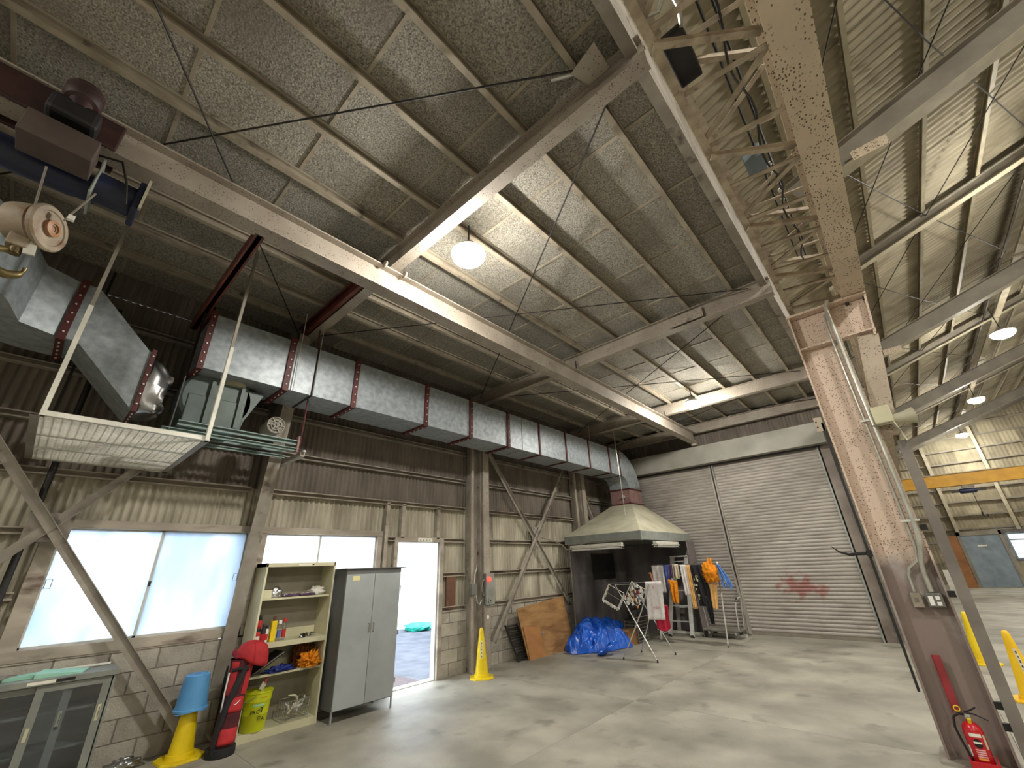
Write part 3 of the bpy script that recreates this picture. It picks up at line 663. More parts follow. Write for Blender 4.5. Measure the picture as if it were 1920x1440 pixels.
# yellow overhead crane of the hall
yc = thing('overhead_crane', 'yellow overhead crane girder crossing the far end of the big hall', 'crane', (7, 28, 4.4))
MB().box(.5, 27.86, 4.28, HX-.4, 28.2, 4.82).build('girder', M_craney, yc)
MB().box(.5, 27.80, 4.80, HX-.4, 28.26, 4.84).build('top_plate', M_halllite, yc)
hst = thing('crane_hoist', 'small dark hoist hanging under the yellow crane girder', 'hoist', (2.75, 28, 4.2))
MB().box(2.45, 27.9, 4.18, 2.85, 28.15, 4.28).build('trolley', M_hallsteel, hst)
MB().lathe([(.09, 0), (.11, .05), (.11, .5), (.08, .56)], (2.3, 27.95, 4.02), 12, (1,0,0)).build('motor', M_barrel, hst, smooth=True)
MB().box(2.05, 27.9, 3.98, 3.15, 28.02, 4.06).build('frame', M_dark, hst)
MB().tube([(2.7, 27.95, 3.95), (2.7, 27.95, 3.1)], .012, 6).build('chain', M_dark, hst)
MB().tube([(2.7, 27.95, 3.1), (2.68, 27.95, 2.95), (2.74, 27.95, 2.87), (2.82, 27.95, 2.9), (2.84, 27.95, 2.98)], .03, 6).build('hook', M_dark, hst, smooth=True)

# ================================================================== LAMPS
def high_bay(loc, lab, r=.18, rod_to=None):
    t = thing('high_bay_lamp', lab, 'lamp', loc)
    MB().lathe([(r*.25, .03), (r*.7, .01), (r*.97, -.045), (r*.94, -.05)], (0,0,.095), 28).build('reflector', M_alu, t, smooth=True, local=True)
    MB().lathe([(.03,0),(.05,0),(.07,-.01),(.07,-.06),(.05,-.08)], (0,0,.18), 16).build('housing', M_hallsteel, t, smooth=True, local=True)
    P = [(r*math.cos(a), -.62*r*math.sin(a)) for a in [-.10+(PI/2+.10)*i/10 for i in range(11)]]; P[-1] = (0.0001, P[-1][1])
    MB().lathe(P, (0,0,.03), 28, caps=False).build('diffuser', M_bulb, t, smooth='full', local=True)
    if rod_to: MB().tube([(0,0,.17), (0,0,rod_to-loc[2])], .01, 8).build('stem', M_dark, t, local=True)
    return t
high_bay((-2.60, 2.33, 4.66), 'big glowing round lamp hanging in the low bay by the nearer rafter', rod_to=4.80+.3)
high_bay((-2.60, 8.85, 4.66), 'glowing round lamp hanging in the low bay near the roller shutters', rod_to=5.05)
for y, lb in ((16.1, 'glowing hall lamp, nearest and largest of the row under the hall roof'), (23.2, 'glowing hall lamp in the middle of the row under the hall roof'), (30.2, 'glowing hall lamp farthest away, near the gable wall')):
    high_bay((3.5, y, 6.85), lb, .24, rod_to=hz(3.7)-.3)
for x, y in ((3.5, 9.0), (3.5, 1.9), (3.5, -5.2), (9.5, 9.0), (9.5, 1.9), (9.5, 16.1), (9.5, 23.2)):
    high_bay((x, y, 6.85), 'round hall lamp outside the picture, hanging in the big hall', .24, rod_to=hz(min(x, 5))-.1)['group'] = 'hall lamps outside the picture'
high_bay((-2.6, -4.2, 4.66), 'round lamp of the low bay behind the camera', rod_to=5.05)

# ================================================================== DUCT, HOOD, FAN
DX0, DX1, DZ0, DZ1 = -5.77, -5.20, 3.74, 4.42
du = thing('exhaust_duct', 'long galvanised square duct running under the ceiling along the left wall to the hood', 'duct', (-5.48, 5, DZ0))
segs = [.73, 1.62, 1.95, 2.52, 3.76, 4.74, 5.73, 6.15, 6.71, 7.68, 8.65, 9.62, 10.2]
for i in range(len(segs)-1):
    a, b = segs[i], segs[i+1]
    MB().add([(DX0,a,DZ0),(DX1,a,DZ0),(DX1,a,DZ1),(DX0,a,DZ1),(DX0,b,DZ0),(DX1,b,DZ0),(DX1,b,DZ1),(DX0,b,DZ1)],
             [(0,1,5,4),(1,2,6,5),(2,3,7,6),(3,0,4,7)]).build('duct_section', M_galv, du, solid=.002)
def frame_ring(y, m, wd=.03, t=.025, bolts=False, par=None, x0=DX0, x1=DX1, z0=DZ0, z1=DZ1):
    b = MB().box(x0-t, y-wd, z0-t, x1+t, y+wd, z0).box(x0-t, y-wd, z1, x1+t, y+wd, z1+t).box(x0-t, y-wd, z0, x0, y+wd, z1).box(x1, y-wd, z0, x1+t, y+wd, z1)
    o = b.build('flange', m, par)
    if bolts:
        bb = MB()
        for k in range(6):
            z = z0+.05+k*(z1-z0-.1)/5; bb.lathe([(.009,0),(.009,.012),(0,.014)], (x1+t, y, z), 6, (1,0,0))
        for k in range(5):
            x = x0+.06+k*(x1-x0-.12)/4; bb.lathe([(.009,0),(.009,.012),(0,.014)], (x, y, z0-t), 6, (0,0,-1))
        bb.build('bolts', M_alu, o)['kind'] = 'stuff'
    return o
for y in segs[:-1]:
    if y in (1.95,): frame_ring(y, M_dark, .012, .012, par=du)
    elif y == 6.15: frame_ring(y, M_hallsteel, .008, .006, par=du)
    elif y < 6: frame_ring(y, M_flange, .035 if y > 1 else .03, .03, True, par=du)
    else: frame_ring(y, M_flange, .022, .02, par=du)
frame_ring(10.17, M_flange, .015, .012, par=du)
def arc_face(r, x, k=14): return [(x, 10.2+r*math.sin(t), 3.44+r*math.cos(t)) for t in [PI/2*i/k for i in range(k+1)]]
b = MB(); k = 14; A = arc_face(.30, DX0); Bq = arc_face(.30, DX1); Cq = arc_face(.98, DX1); Dq = arc_face(.98, DX0); n = k+1
b.add(A+Bq+Cq+Dq, [f for i in range(k) for f in ((i, i+1, n+i+1, n+i), (n+i, n+i+1, 2*n+i+1, 2*n+i), (2*n+i, 2*n+i+1, 3*n+i+1, 3*n+i), (3*n+i, 3*n+i+1, i+1, i))])
b.build('elbow', M_galv, du, smooth=True, solid=.002)
for y in (3.5, 6.9): pass
for (y, x) in ((1.70, -5.15), (1.95, -5.15), (8.7, -5.15)):
    MB().tube([(x, y, DZ0-.02), (x, y, 4.86)], .006, 6).build('hanger_rod', M_conduit, du)
hd = thing('extractor_hood', 'big cream pyramid extractor hood with grey rim in the corner, over the sooty screens', 'hood', (-5.2, 10.05, 0))
HX0, HX1, HY0, HY1 = -6.14, -4.18, 8.66, 11.44
x0, x1, y0, y1 = DX0, DX1, 10.5, 11.18
MB().add([(HX0,HY0,2.22),(HX1,HY0,2.22),(HX1,HY1,2.22),(HX0,HY1,2.22),(x0,y0,3.04),(x1,y0,3.04),(x1,y1,3.04),(x0,y1,3.04)],
         [(0,1,5,4),(1,2,6,5),(2,3,7,6),(3,0,4,7)]).build('canopy', M_hood, hd, solid=.004)
MB().box(HX0, HY0-.005, 2.04, HX1, HY0+.005, 2.225).box(HX1-.005, HY0, 2.04, HX1+.005, HY1, 2.225).box(HX0, HY1-.005, 2.04, HX1, HY1+.005, 2.225).box(HX0-.005, HY0, 2.04, HX0+.005, HY1, 2.225).build('rim', M_hoodrim, hd, bevel=.003)
MB().box(HX1-.02, HY0-.012, 2.03, HX1+.012, HY0+.02, 2.23).build('corner_strip', M_hoodrim, hd)
cl_ = MB().add([(x0,y0,3.06),(x1,y0,3.06),(x1,y1,3.06),(x0,y1,3.06),(x0,y0,3.42),(x1,y0,3.42),(x1,y1,3.42),(x0,y1,3.42)], [(0,1,5,4),(1,2,6,5),(2,3,7,6),(3,0,4,7)]).build('collar', M_mauve, hd, solid=.003)
for z in (3.05, 3.43):
    MB().box(x0-.03, y0-.03, z-.012, x1+.03, y0, z+.012).box(x1, y0-.03, z-.012, x1+.03, y1+.03, z+.012).box(x0-.03, y1, z-.012, x1+.03, y1+.03, z+.012).box(x0-.03, y0, z-.012, x0, y1, z+.012).build('flange', M_flange, hd)
MB().box(x0+.35, y0-.05, 3.20, x0+.42, y0, 3.24).lathe([(.02,0),(.02,.05),(.03,.05),(.03,.08)], (x1-.16, y0, 3.24), 10, (0,-1,0)).tube([(x1-.16, y0-.06, 3.24), (x1-.05, y0-.06, 3.22)], .008, 6).build('damper_handle', M_alu, hd)
MB().tube([(HX1+.01, HY0-.012, 2.03), (DX1+.03, y0-.03, 3.05)], .005, 6).build('seam', M_hood, hd)
MB().tube([(-4.95, 9.6, 2.45), (-4.95, 9.6, 4.8)], .007, 6).build('hanger_rod', M_conduit, hd)
scn = thing('metal_screen', 'sooty dark sheet metal screens standing under the cream hood', 'screen', (-5.2, 10.3, 0))
MB().box(-6.06, 8.70, 0, -6.045, 11.36, 2.04).build('side_panel', M_screen, scn)
MB().box(-6.06, 11.36, 0, -4.10, 11.38, 2.04).build('back_panel', M_screen, scn)
MB().box(-4.13, 10.95, 0, -4.11, 11.38, 2.03).build('return_panel', mat('mauve_screen', (128,118,118), (104,94,95), 3, .7), scn)
MB().angle((-6.065, 8.69, 0), (-6.065, 8.69, 2.04), .03, .03, .004).build('edge_angle', M_steel, scn)
MB().box(-6.045, 9.6, 1.25, -6.035, 10.7, 1.85).build('filter_plate', M_dark, scn)
for (p, q, lab) in (((-5.93, 8.60), (-4.60, 8.60), 'long white fluorescent fitting under the front rim of the hood'), ((-4.12, 9.15), (-4.12, 10.35), 'shorter looking fluorescent fitting under the right rim of the hood')):
    t = thing('fluorescent_fitting', lab, 'lamp', (p[0], p[1], 1.95), 0)
    MB().bar((p[0], p[1], 1.985), (q[0], q[1], 1.985), .09, .055).build('housing', M_white, t, bevel=.006)
    MB().bar((p[0], p[1], 1.945), (q[0], q[1], 1.945), .15, .018).build('reflector', M_white, t)
    d = Vector((q[0]-p[0], q[1]-p[1], 0)).normalized()
    for s in (-.045, .045):
        o = Vector((-d.y, d.x, 0))*s
        MB().tube([Vector((p[0], p[1], 1.915))+o+d*.05, Vector((q[0], q[1], 1.915))+o-d*.05], .014, 10).build('tube', M_whitepl, t, smooth=True)
    cg = MB()
    L_ = (Vector(q)-Vector(p)).length; nn = int(L_/.06)
    for s in (-.07, 0, .07):
        o = Vector((-d.y, d.x, 0))*s; cg.tube([Vector((p[0], p[1], 1.895))+o, Vector((q[0], q[1], 1.895))+o], .0025, 5)
    for k in range(nn+1):
        c = Vector((p[0], p[1], 1.895))+d*(L_*k/nn); o = Vector((-d.y, d.x, 0))*.075; cg.bar(c-o, c+o, .004, .004)
    cg.build('wire_guard', M_alu, t)
cbl = tag(MB().tube([(WX+.05, 7.9, 2.2), (-6.2, 8.4, 2.12), (-6.12, 8.6, 2.0), (-6.02, 8.56, 1.93), (-5.9, 8.56, 1.96), (-5.6, 8.6, 2.04), (-5.3, 8.62, 2.08), (-4.3, 8.63, 2.06)], .011, 6).build('cable', M_hallsteel, None, smooth=True), 'sagging grey cable feeding the fluorescent fittings along the rim of the hood', 'cable')
# left duct piece that ends in a polythene bag
ld = thing('open_duct', 'galvanised duct piece bending down at the far left and ending in a polythene bag', 'duct', (-5.5, 0, 3.5))
def loft(rings, name, m, par, smooth=False, solid=.002):
    vs = [v for r in rings for v in r]; k = len(rings[0])
    fs = [(i*k+j, i*k+(j+1) % k, (i+1)*k+(j+1) % k, (i+1)*k+j) for i in range(len(rings)-1) for j in range(k)]
    return MB().add(vs, fs).build(name, m, par, smooth=smooth, solid=solid)
def rect(y, xa, xb, za, zb, dx=0, dy=0): return [(xa,y,za),(xb,y+dy,za),(xb,y+dy,zb),(xa,y,zb)]
loft([rect(-.36,-5.95,-5.4,3.76,4.38), rect(-.60,-5.93,-5.28,3.76,4.38), rect(-.95,-5.85,-4.95,3.78,4.36, dy=.28), rect(-1.4,-5.7,-4.4,3.8,4.36, dy=.5), rect(-2.1,-5.4,-3.9,3.8,4.36, dy=.7)], 'bend', M_galv, ld)
loft([rect(-.30,-5.95,-5.4,3.76,4.38), rect(-.22,-5.95,-5.4,3.76,4.38), rect(.30,-5.95,-5.4,3.22,3.86), rect(.33,-5.95,-5.4,3.20,3.84)], 'offset_section', M_galv, ld)
frame_ring(-.33, M_flange, .03, .03, True, par=ld, x0=-5.95, x1=-5.4, z0=3.76, z1=4.38)
frame_ring(.35, M_flange, .02, .03, True, par=ld, x0=-5.95, x1=-5.4, z0=3.20, z1=3.84)
def bagf(u, v):
    a = 2*PI*u; y = .37+.20*v; sq = lambda c: math.copysign(abs(c)**.6, c)
    rr = 1-.28*v**2; n_ = .03*v*nzv(a*1.5 if u < 1 else 0, v*3, 1)+.025*v*math.sin(a*7+v*4)
    return (-5.675+(.275*rr+n_)*sq(math.cos(a)), y+.02*math.sin(a*5), 3.51-.02*v+(.32*rr+n_)*sq(math.sin(a)))
MB().grid(bagf, 56, 10).build('polythene_bag', M_poly, ld, smooth='full')
# fan and its frame
fn = thing('exhaust_fan', 'grey green centrifugal fan on a steel frame, tucked under the start of the duct', 'fan', (-5.6, 1.2, 3.1))
MB().lathe([(.0001,-.2),(.33,-.2),(.36,-.17),(.36,.17),(.33,.2),(.0001,.2)], (-5.62, 1.02, 3.50), 40, (1,0,0)).build('scroll_casing', M_fan, fn, smooth=True)
MB().box(-5.82, .74, 3.17, -5.405, 1.30, 3.5).build('casing_base', M_fan, fn, bevel=.01)
MB().prof((-5.82, 1.30, 3.18), (-5.42, 1.30, 3.18), [(0,0),(0,.5),(-.18,.5),(-.02,.12)], up=(0,0,1)).build('outlet_cheek', M_fan, fn)
MB().box(-5.40, .92, 3.18, -5.37, .96, 3.68).box(-5.40, 1.22, 3.18, -5.37, 1.26, 3.68).build('stiffener', M_fan, fn)
MB().lathe([(.14,0),(.14,.05)], (-5.5, 1.15, 3.69), 24, (0,0,1)).build('flexible_joint', M_hood, fn, smooth=True)
for x in (-5.40, -5.84):
    MB().chan((x, .72, 3.11), (x, 1.98, 3.11), .04, .06, .005).build('base_rail', M_fanbase, fn)
    MB().chan((x+.02, .60, 3.03), (x+.02, 1.98, 3.03), .03, .04, .005).build('lower_rail', M_fanbase, fn)
MB().box(-6.2, .55, 2.97, -5.33, .63, 3.02).build('cross_beam', M_steel, fn); MB().box(-6.2, 1.99, 2.97, -5.33, 2.05, 3.02).build('cross_beam', M_steel, fn)
mo = MB().lathe([(.10,0),(.105,.02),(.105,.22),(.09,.25)], (-5.62, 1.66, 3.31), 24, (1,0,0)).build('motor', M_hallsteel, fn, smooth=True)
gr = MB()
for r in (.1, .06, .03): gr.tube([(-5.355, 1.66+r*math.cos(a), 3.31+r*math.sin(a)) for a in [2*PI*i/20 for i in range(20)]], .006, 5, close=True)
for k in range(6): gr.bar((-5.355, 1.66, 3.31), (-5.355, 1.66+.1*math.cos(k*PI/3), 3.31+.1*math.sin(k*PI/3)), .012, .005, up=(1,0,0))
gr.build('motor_grille', M_header, mo)
for y, m in ((.66, M_dark), (1.98, M_flange)):
    MB().tube([(-5.36, y, 3.0), (-5.36, y, 4.8)], .011, 6).build('hanger_rod', m, fn)
MB().box(-5.40, 1.94, 3.02, -5.34, 1.965, 3.22).build('bracket', M_mauve, fn)
MB().lathe([(.02,0),(.02,.02),(0,.03)], (-5.30, 2.02, 3.02), 8, (0,0,1)).build('nut', M_alu, fn)
rb = thing('duct_bracket', 'red-brown steel bracket reaching from the monorail beam over the start of the duct', 'bracket', (-4.5, .66, 4.5))
MB().chan((-3.62, .62, 4.49), (-5.9, .62, 4.49), .06, .13, .006).build('channel', M_redbeam, rb)
MB().chan((-3.62, .70, 4.49), (-5.9, .70, 4.49), .06, .13, .006, flip=-1).build('channel', M_redbeam, rb)
# hanging maintenance platform
pf = thing('hanging_platform', 'white framed wire-mesh platform hanging from two bars in front of the fan', 'platform', (-5.4, .33, 2.75))
PA = dict(x0=-6.15, x1=-4.48, y0=-.20, y1=.86, z=2.75)
MB().angle((PA['x1'], PA['y0'], 2.75), (PA['x1'], PA['y1'], 2.75), .05, .05, .004).build('frame_rail', M_white, pf)
MB().angle((PA['x0'], PA['y0'], 2.75), (PA['x0'], PA['y1'], 2.75), .05, .05, .004).build('frame_rail', M_white, pf)
MB().angle((PA['x0'], PA['y0'], 2.75), (PA['x1'], PA['y0'], 2.75), .05, .05, .004).build('frame_rail', M_hallsteel, pf)
MB().angle((PA['x0'], PA['y1'], 2.75), (PA['x1'], PA['y1'], 2.75), .05, .05, .004).build('frame_rail', M_hallsteel, pf)
ms = MB(); i = 0; x = PA['x0']+.03
while x < PA['x1']:
    ms.box(x-.005, PA['y0'], 2.758, x+.005, PA['y1'], 2.764); x += .036
for q_ in (-5.1, -5.6): MB().box(q_-.02, PA['y0'], 2.752, q_+.02, PA['y1'], 2.757).build('cross_strip', M_white, pf)
y = PA['y0']+.03
while y < PA['y1']:
    ms.box(PA['x0'], y-.003, 2.764, PA['x1'], y+.003, 2.769); y += .05
o = ms.build('wire_mesh', M_white, pf); o['kind'] = 'stuff'
for y in (-.19, .84):
    MB().bar((PA['x1']+.01, y, 2.75), (PA['x1']+.01, y, 3.72), .045, .03, up=(0,1,0)).build('post', M_white, pf)
    MB().bar((PA['x1']-.01, y, 3.0), (PA['x1']-.01, y, 5.03), .035, .025, up=(0,1,0)).build('hanger_bar', M_hallsteel, pf)
    MB().bar((PA['x0'], y, 2.77), (PA['x0'], y, 5.03), .03, .025, up=(0,1,0)).build('hanger_bar', M_dark, pf)

# ================================================================== HOIST
ho = thing('electric_hoist', 'dark blue and brown electric hoist hanging on the monorail beam at the far left', 'hoist', (-3.57, -.6, 4.2))
for x in (-3.44, -3.70):
    MB().box(x-.012, -1.05, 4.47, x+.012, -.36, 4.72).build('side_plate', M_motor, ho, bevel=.03)
    for y in (-.95, -.5): MB().lathe([(.07,0),(.07,.03),(.05,.035),(.05,.06)], (x, y, 4.57), 16, (1 if x < -3.57 else -1, 0, 0)).build('wheel', M_dark, ho, smooth=True)
MB().lathe([(.0001,0),(.085,0),(.10,.01),(.10,.03),(.092,.035),(.10,.04),(.10,.06),(.092,.065),(.10,.07),(.10,.10),(.085,.13),(.06,.14),(.05,.2)], (-3.34, -.60, 4.76), 26, (.1,.05,-1)).build('travel_motor', M_motor, ho, smooth=True)
MB().box(-3.44, -.72, 4.44, -3.28, -.47, 4.60).build('gearbox', M_dark, ho, bevel=.03)
MB().box(-3.50, -.76, 4.17, -3.28, -.42, 4.36).build('control_box', M_hbox, ho, bevel=.006)
MB().lathe([(.08,0),(.11,.02),(.11,.50),(.10,.53),(.10,.62),(.08,.64)], (-3.72, -1.0, 4.28), 28, (0,1,0)).build('drum', M_barrel, ho, smooth=True)
MB().box(-3.80, -.40, 4.10, -3.50, -.385, 4.42).build('end_plate', M_hoodrim, ho, bevel=.01)
MB().lathe([(.115,0),(.115,.22),(.10,.24)], (-3.64, -.40, 4.26), 24, (0,1,0)).build('brake_housing', M_barrel, ho, smooth=True)
MB().box(-3.75, -.18, 4.12, -3.50, -.14, 4.38).build('end_cover', M_barrel, ho, bevel=.01)
MB().box(-3.50, -.14, 4.12, -3.47, -.125, 4.40).build('rope_guard', M_hood, ho)
MB().tube([(-3.42, -.42, 4.36), (-3.36, -.30, 4.35), (-3.36, -.24, 4.2), (-3.40, -.2, 4.05)], .008, 6).build('cable', M_black, ho, smooth=True)
MB().tube([(-3.44, -.60, 4.10), (-3.41, -.55, 3.74)], .006, 6).build('rope', M_hallsteel, ho)
MB().tube([(-3.5, -.36, 4.10), (-3.41, -.42, 3.74)], .006, 6).build('rope', M_hallsteel, ho)
HB = Vector((-3.40, -.49, 3.63)); ax = Vector((.53, .85, 0)).normalized()
hb = MB().lathe([(.09,-.13),(.125,-.12),(.13,-.10),(.13,.0),(.115,.01),(.14,.02),(.145,.03),(.145,.045),(.135,.055),(.11,.055),(.105,.048),(.045,.048),(.045,.062),(.02,.066),(.02,.05),(.0001,.05)], HB, 36, ax).build('hook_block', M_hook, ho, smooth=True)
MB().lathe([(.052,.044),(.052,.07),(.03,.075),(.03,.06)], HB, 20, ax).build('axle_boss', mat('bare_rust_steel', (176,132,96), (140,96,66), 9, .5), hb, smooth=True)
MB().box(HB.x-.045, HB.y-.09, 3.44, HB.x+.03, HB.y-.0, 3.52).build('yoke', M_hook, hb, bevel=.008)
MB().bar(HB+Vector((.02,.0,-.12)), HB+Vector((.02,.015,-.22)), .05, .012, up=(1,0,0)).build('side_strap', M_white, hb)
MB().tube([HB+Vector((.0,-.04,z)) for z in (-.16, -.20, -.235)], .028, 12).build('hook_shank', M_brass, hb, smooth=True)
hc = HB+Vector((0, -.05, -.30)); pts = []; rr = []
for i in range(22):
    a = math.radians(95-i*13.5); pts.append(hc+Vector((.03*math.cos(a), .075*math.cos(a)*-1, .075*math.sin(a)))); rr.append(.016+.012*math.sin(PI*i/21) if i < 19 else .010)
MB().tube(pts, rr, 12).build('hook', M_brass, hb, smooth=True)
MB().box(HB.x+.075, HB.y+.09, 3.70, HB.x+.10, HB.y+.12, 3.735).build('sticker', M_whitepl, hb)

# ================================================================== PILLAR FITTINGS
FY = PY-.06
c1 = thing('conduit', 'thick shiny steel conduit down the pinkish pillar, ending at the socket box', 'pipe', (.05, FY, 1.3))
MB().tube([(.115, 5.56, 4.34), (.075, 5.56, 4.26), (.07, 5.56, 1.86), (.065, 5.56, 1.72), (.03, 5.60, 1.58), (.01, 5.64, 1.5), (.0, 5.67, 1.42), (.0, 5.68, 1.26)], .021, 12).build('tube', M_conduit, c1, smooth=True)
c2 = thing('conduit', 'thinner steel conduit beside the thick one, curving left to the small switch box', 'pipe', (0, FY, 1.3))
MB().tube([(.04, 5.60, 4.20), (.02, 5.60, 4.0), (.015, 5.60, 1.75), (.012, 5.62, 1.62), (-.01, 5.66, 1.52), (-.09, 5.68, 1.46), (-.115, 5.69, 1.40), (-.12, 5.69, 1.26)], .013, 10).build('tube', M_conduit, c2, smooth=True)
for z in (2.86, 1.86):
    MB().box(-.02, 5.545, z, .12, 5.60, z+.02).build('pipe_clamp', M_alu, c1)
b1 = thing('switch_box', 'small beige steel switch box on the pillar, left of the grey socket box', 'switch', (-.12, 5.70, 1.2))
MB().box(-.16, 5.655, 1.13, -.085, 5.72, 1.25).build('box', mat('beige_box', (150,142,126), (130,122,108), 7, .5), b1, bevel=.004)
MB().box(-.135, 5.65, 1.18, -.11, 5.656, 1.21).build('toggle', M_switch, b1)
b2 = thing('socket_box', 'grey socket box with white switches at the end of the thick conduit', 'switch', (0, 5.70, 1.2))
MB().box(-.055, 5.65, 1.135, .06, 5.72, 1.25).build('box', M_switch, b2, bevel=.005)
MB().box(-.04, 5.644, 1.15, -.008, 5.651, 1.225).build('switch_plate', M_whitepl, b2)
MB().box(.008, 5.644, 1.195, .038, 5.651, 1.225).box(.008, 5.644, 1.15, .038, 5.651, 1.178).build('socket', M_whitepl, b2)
for x in (-.04, .0, .04): MB().lathe([(.004,0),(.004,.003)], (x, 5.65, 1.242), 8, (0,-1,0)).build('screw', M_alu, b2)
hn = thing('siren_horn', 'cream siren horn with mounting box fixed high on the pillar beside the conduits', 'siren', (.2, 5.6, 2.8))
MB().box(.09, 5.50, 2.80, .24, 5.62, 2.98).build('box', M_cream, hn, bevel=.012)
MB().lathe([(.035,0),(.05,.04),(.055,.10),(.075,.17),(.082,.18),(.078,.17),(.04,.05)], (.22, 5.55, 2.83), 24, (1,.15,.05)).build('horn', M_hood, hn, smooth=True)
MB().bar((.22, 5.54, 2.86), (.27, 5.54, 2.60), .05, .012, up=(1,0,0)).build('bracket_arm', M_cream, hn)
MB().tube([(.05, 5.55, 2.80), (.12, 5.49, 2.79), (.2, 5.49, 2.80), (.25, 5.5, 2.7), (.24, 5.5, 2.62)], .006, 6).build('cable', M_hallsteel, hn, smooth=True)
bk = thing('hinged_arm', 'curved black hook arm sticking out left from the pillar, in front of the shutter', 'hook', (-.45, 5.6, 1.6))
MB().tube([(-.33, 5.62, 1.60), (-.42, 5.61, 1.60), (-.50, 5.60, 1.595), (-.57, 5.60, 1.62), (-.63, 5.60, 1.68)], [.016,.016,.013,.009,.004], 10).build('arm', M_black, bk, smooth=True)
MB().box(-.36, 5.58, 1.57, -.32, 5.66, 1.63).build('clamp', M_black, bk)
cs = thing('rubber_seal', 'long thin black strip hanging along the left edge of the pinkish pillar', 'strip', (-.35, 5.62, .5))
MB().box(-.352, 5.60, .48, -.335, 5.66, 2.95).build('strip', M_dark, cs)
MB().box(-.41, 5.60, 2.86, -.335, 5.615, 3.02).build('clip_plate', M_beige, cs)
MB().box(-.40, 5.597, 2.90, -.385, 5.60, 2.915).box(-.40, 5.597, 2.96, -.385, 5.60, 2.975).build('holes', M_dark, cs)
# red sign board, extinguisher, stand
rs = thing('extinguisher_sign', 'narrow red sign fixed upright on the brown foot of the pillar', 'sign', (-.14, 5.69, .4))
MB().box(-.165, 5.66, .36, -.115, 5.668, .76).build('plate', M_redsign, rs); MB().box(-.175, 5.668, .34, -.165, 5.69, .76).build('edge', M_redsign, rs)
fx = thing('fire_extinguisher', 'red fire extinguisher with yellow pin ring at the foot of the pillar', 'extinguisher', (-.09, 5.55, .0))
E0 = Vector((-.09, 5.52, 0))
MB().lathe([(.0001,.03),(.055,.03),(.062,.045),(.062,.27),(.056,.30),(.035,.325),(.018,.335),(.018,.35)], E0, 32).build('cylinder', M_red, fx, smooth=True)
lb_r = .0628
def cyl_patch(a0, a1, z0, z1, r, m, name, o=E0, par=fx, n=10):
    return MB().grid(lambda u, v: (o.x+r*math.cos(a0+(a1-a0)*u), o.y+r*math.sin(a0+(a1-a0)*u), o.z+z0+(z1-z0)*v), n, 1).build(name, m, par, smooth='full')
q0 = -PI/2
cyl_patch(q0-.55, q0+.62, .245, .268, lb_r, M_sign, 'label')
MB().grid(lambda u, v: (E0.x+(lb_r+.0003)*math.cos(q0+.05+.42*(2*u-1)), E0.y+(lb_r+.0003)*math.sin(q0+.05+.42*(2*u-1)), .205+.030*math.sqrt(max(0, 1-(2*u-1)**2))*(2*v-1)), 14, 2).build('emblem', M_ink, fx, smooth='full')
cyl_patch(q0-.34, q0+.44, .203, .216, lb_r+.0006, M_sign, 'emblem_band')
for k in range(4): cyl_patch(q0-.42, q0+.5, .118+k*.014, .126+k*.014, lb_r, mat('pale_pink_print', (228,180,180), None, 3, .6), 'text_line')
cyl_patch(q0-.42, q0+.5, .100, .114, lb_r, mat('orange_print', (240,160,70), None, 3, .6), 'label_strip')
cyl_patch(q0+.75, q0+1.1, .17, .26, lb_r, M_cream, 'side_label')
cyl_patch(q0-1.25, q0-.95, .11, .18, lb_r, M_sign, 'side_label')
MB().box(E0.x-.015, 5.505, .345, E0.x+.02, 5.535, .385).build('valve', M_chrome, fx, bevel=.003)
MB().lathe([(.006,0),(.012,.02),(.012,.05)], E0+Vector((.0,-.02,.31)), 10, (.1,-.3,1)).build('gauge', M_yellow, fx, smooth=True)
MB().tube([E0+Vector((-.01,0,.39)), E0+Vector((.03,-.01,.41)), E0+Vector((.07,-.01,.435))], .006, 6).build('upper_lever', M_black, fx, smooth=True)
MB().tube([E0+Vector((-.01,0,.385)), E0+Vector((.04,-.01,.388)), E0+Vector((.09,-.01,.37)), E0+Vector((.115,-.01,.355))], .006, 6).build('lower_lever', M_black, fx, smooth=True)
MB().tube([E0+Vector((-.045+.018*math.cos(a), -.02, .415+.018*math.sin(a))) for a in [2*PI*i/16 for i in range(16)]], .004, 8, close=True).build('pin_ring', M_yellow, fx, smooth=True)
MB().tube([E0+Vector((-.01,0,.375)), E0+Vector((-.05,0,.375)), E0+Vector((-.085,0,.35)), E0+Vector((-.10,0,.28)), E0+Vector((-.09,0,.2)), E0+Vector((-.07,-.02,.1)), E0+Vector((-.066,-.02,.07))], .008, 10).build('hose', M_black, fx, smooth=True)
st = thing('extinguisher_stand', 'red open floor stand holding the fire extinguisher', 'stand', (-.09, 5.52, 0))
MB().box(-.17, 5.43, 0, -.01, 5.62, .012).box(-.17, 5.42, 0, -.01, 5.432, .095).box(-.175, 5.42, 0, -.163, 5.62, .10).box(-.018, 5.42, 0, -.006, 5.62, .10).build('tray', M_red, st, bevel=.003)

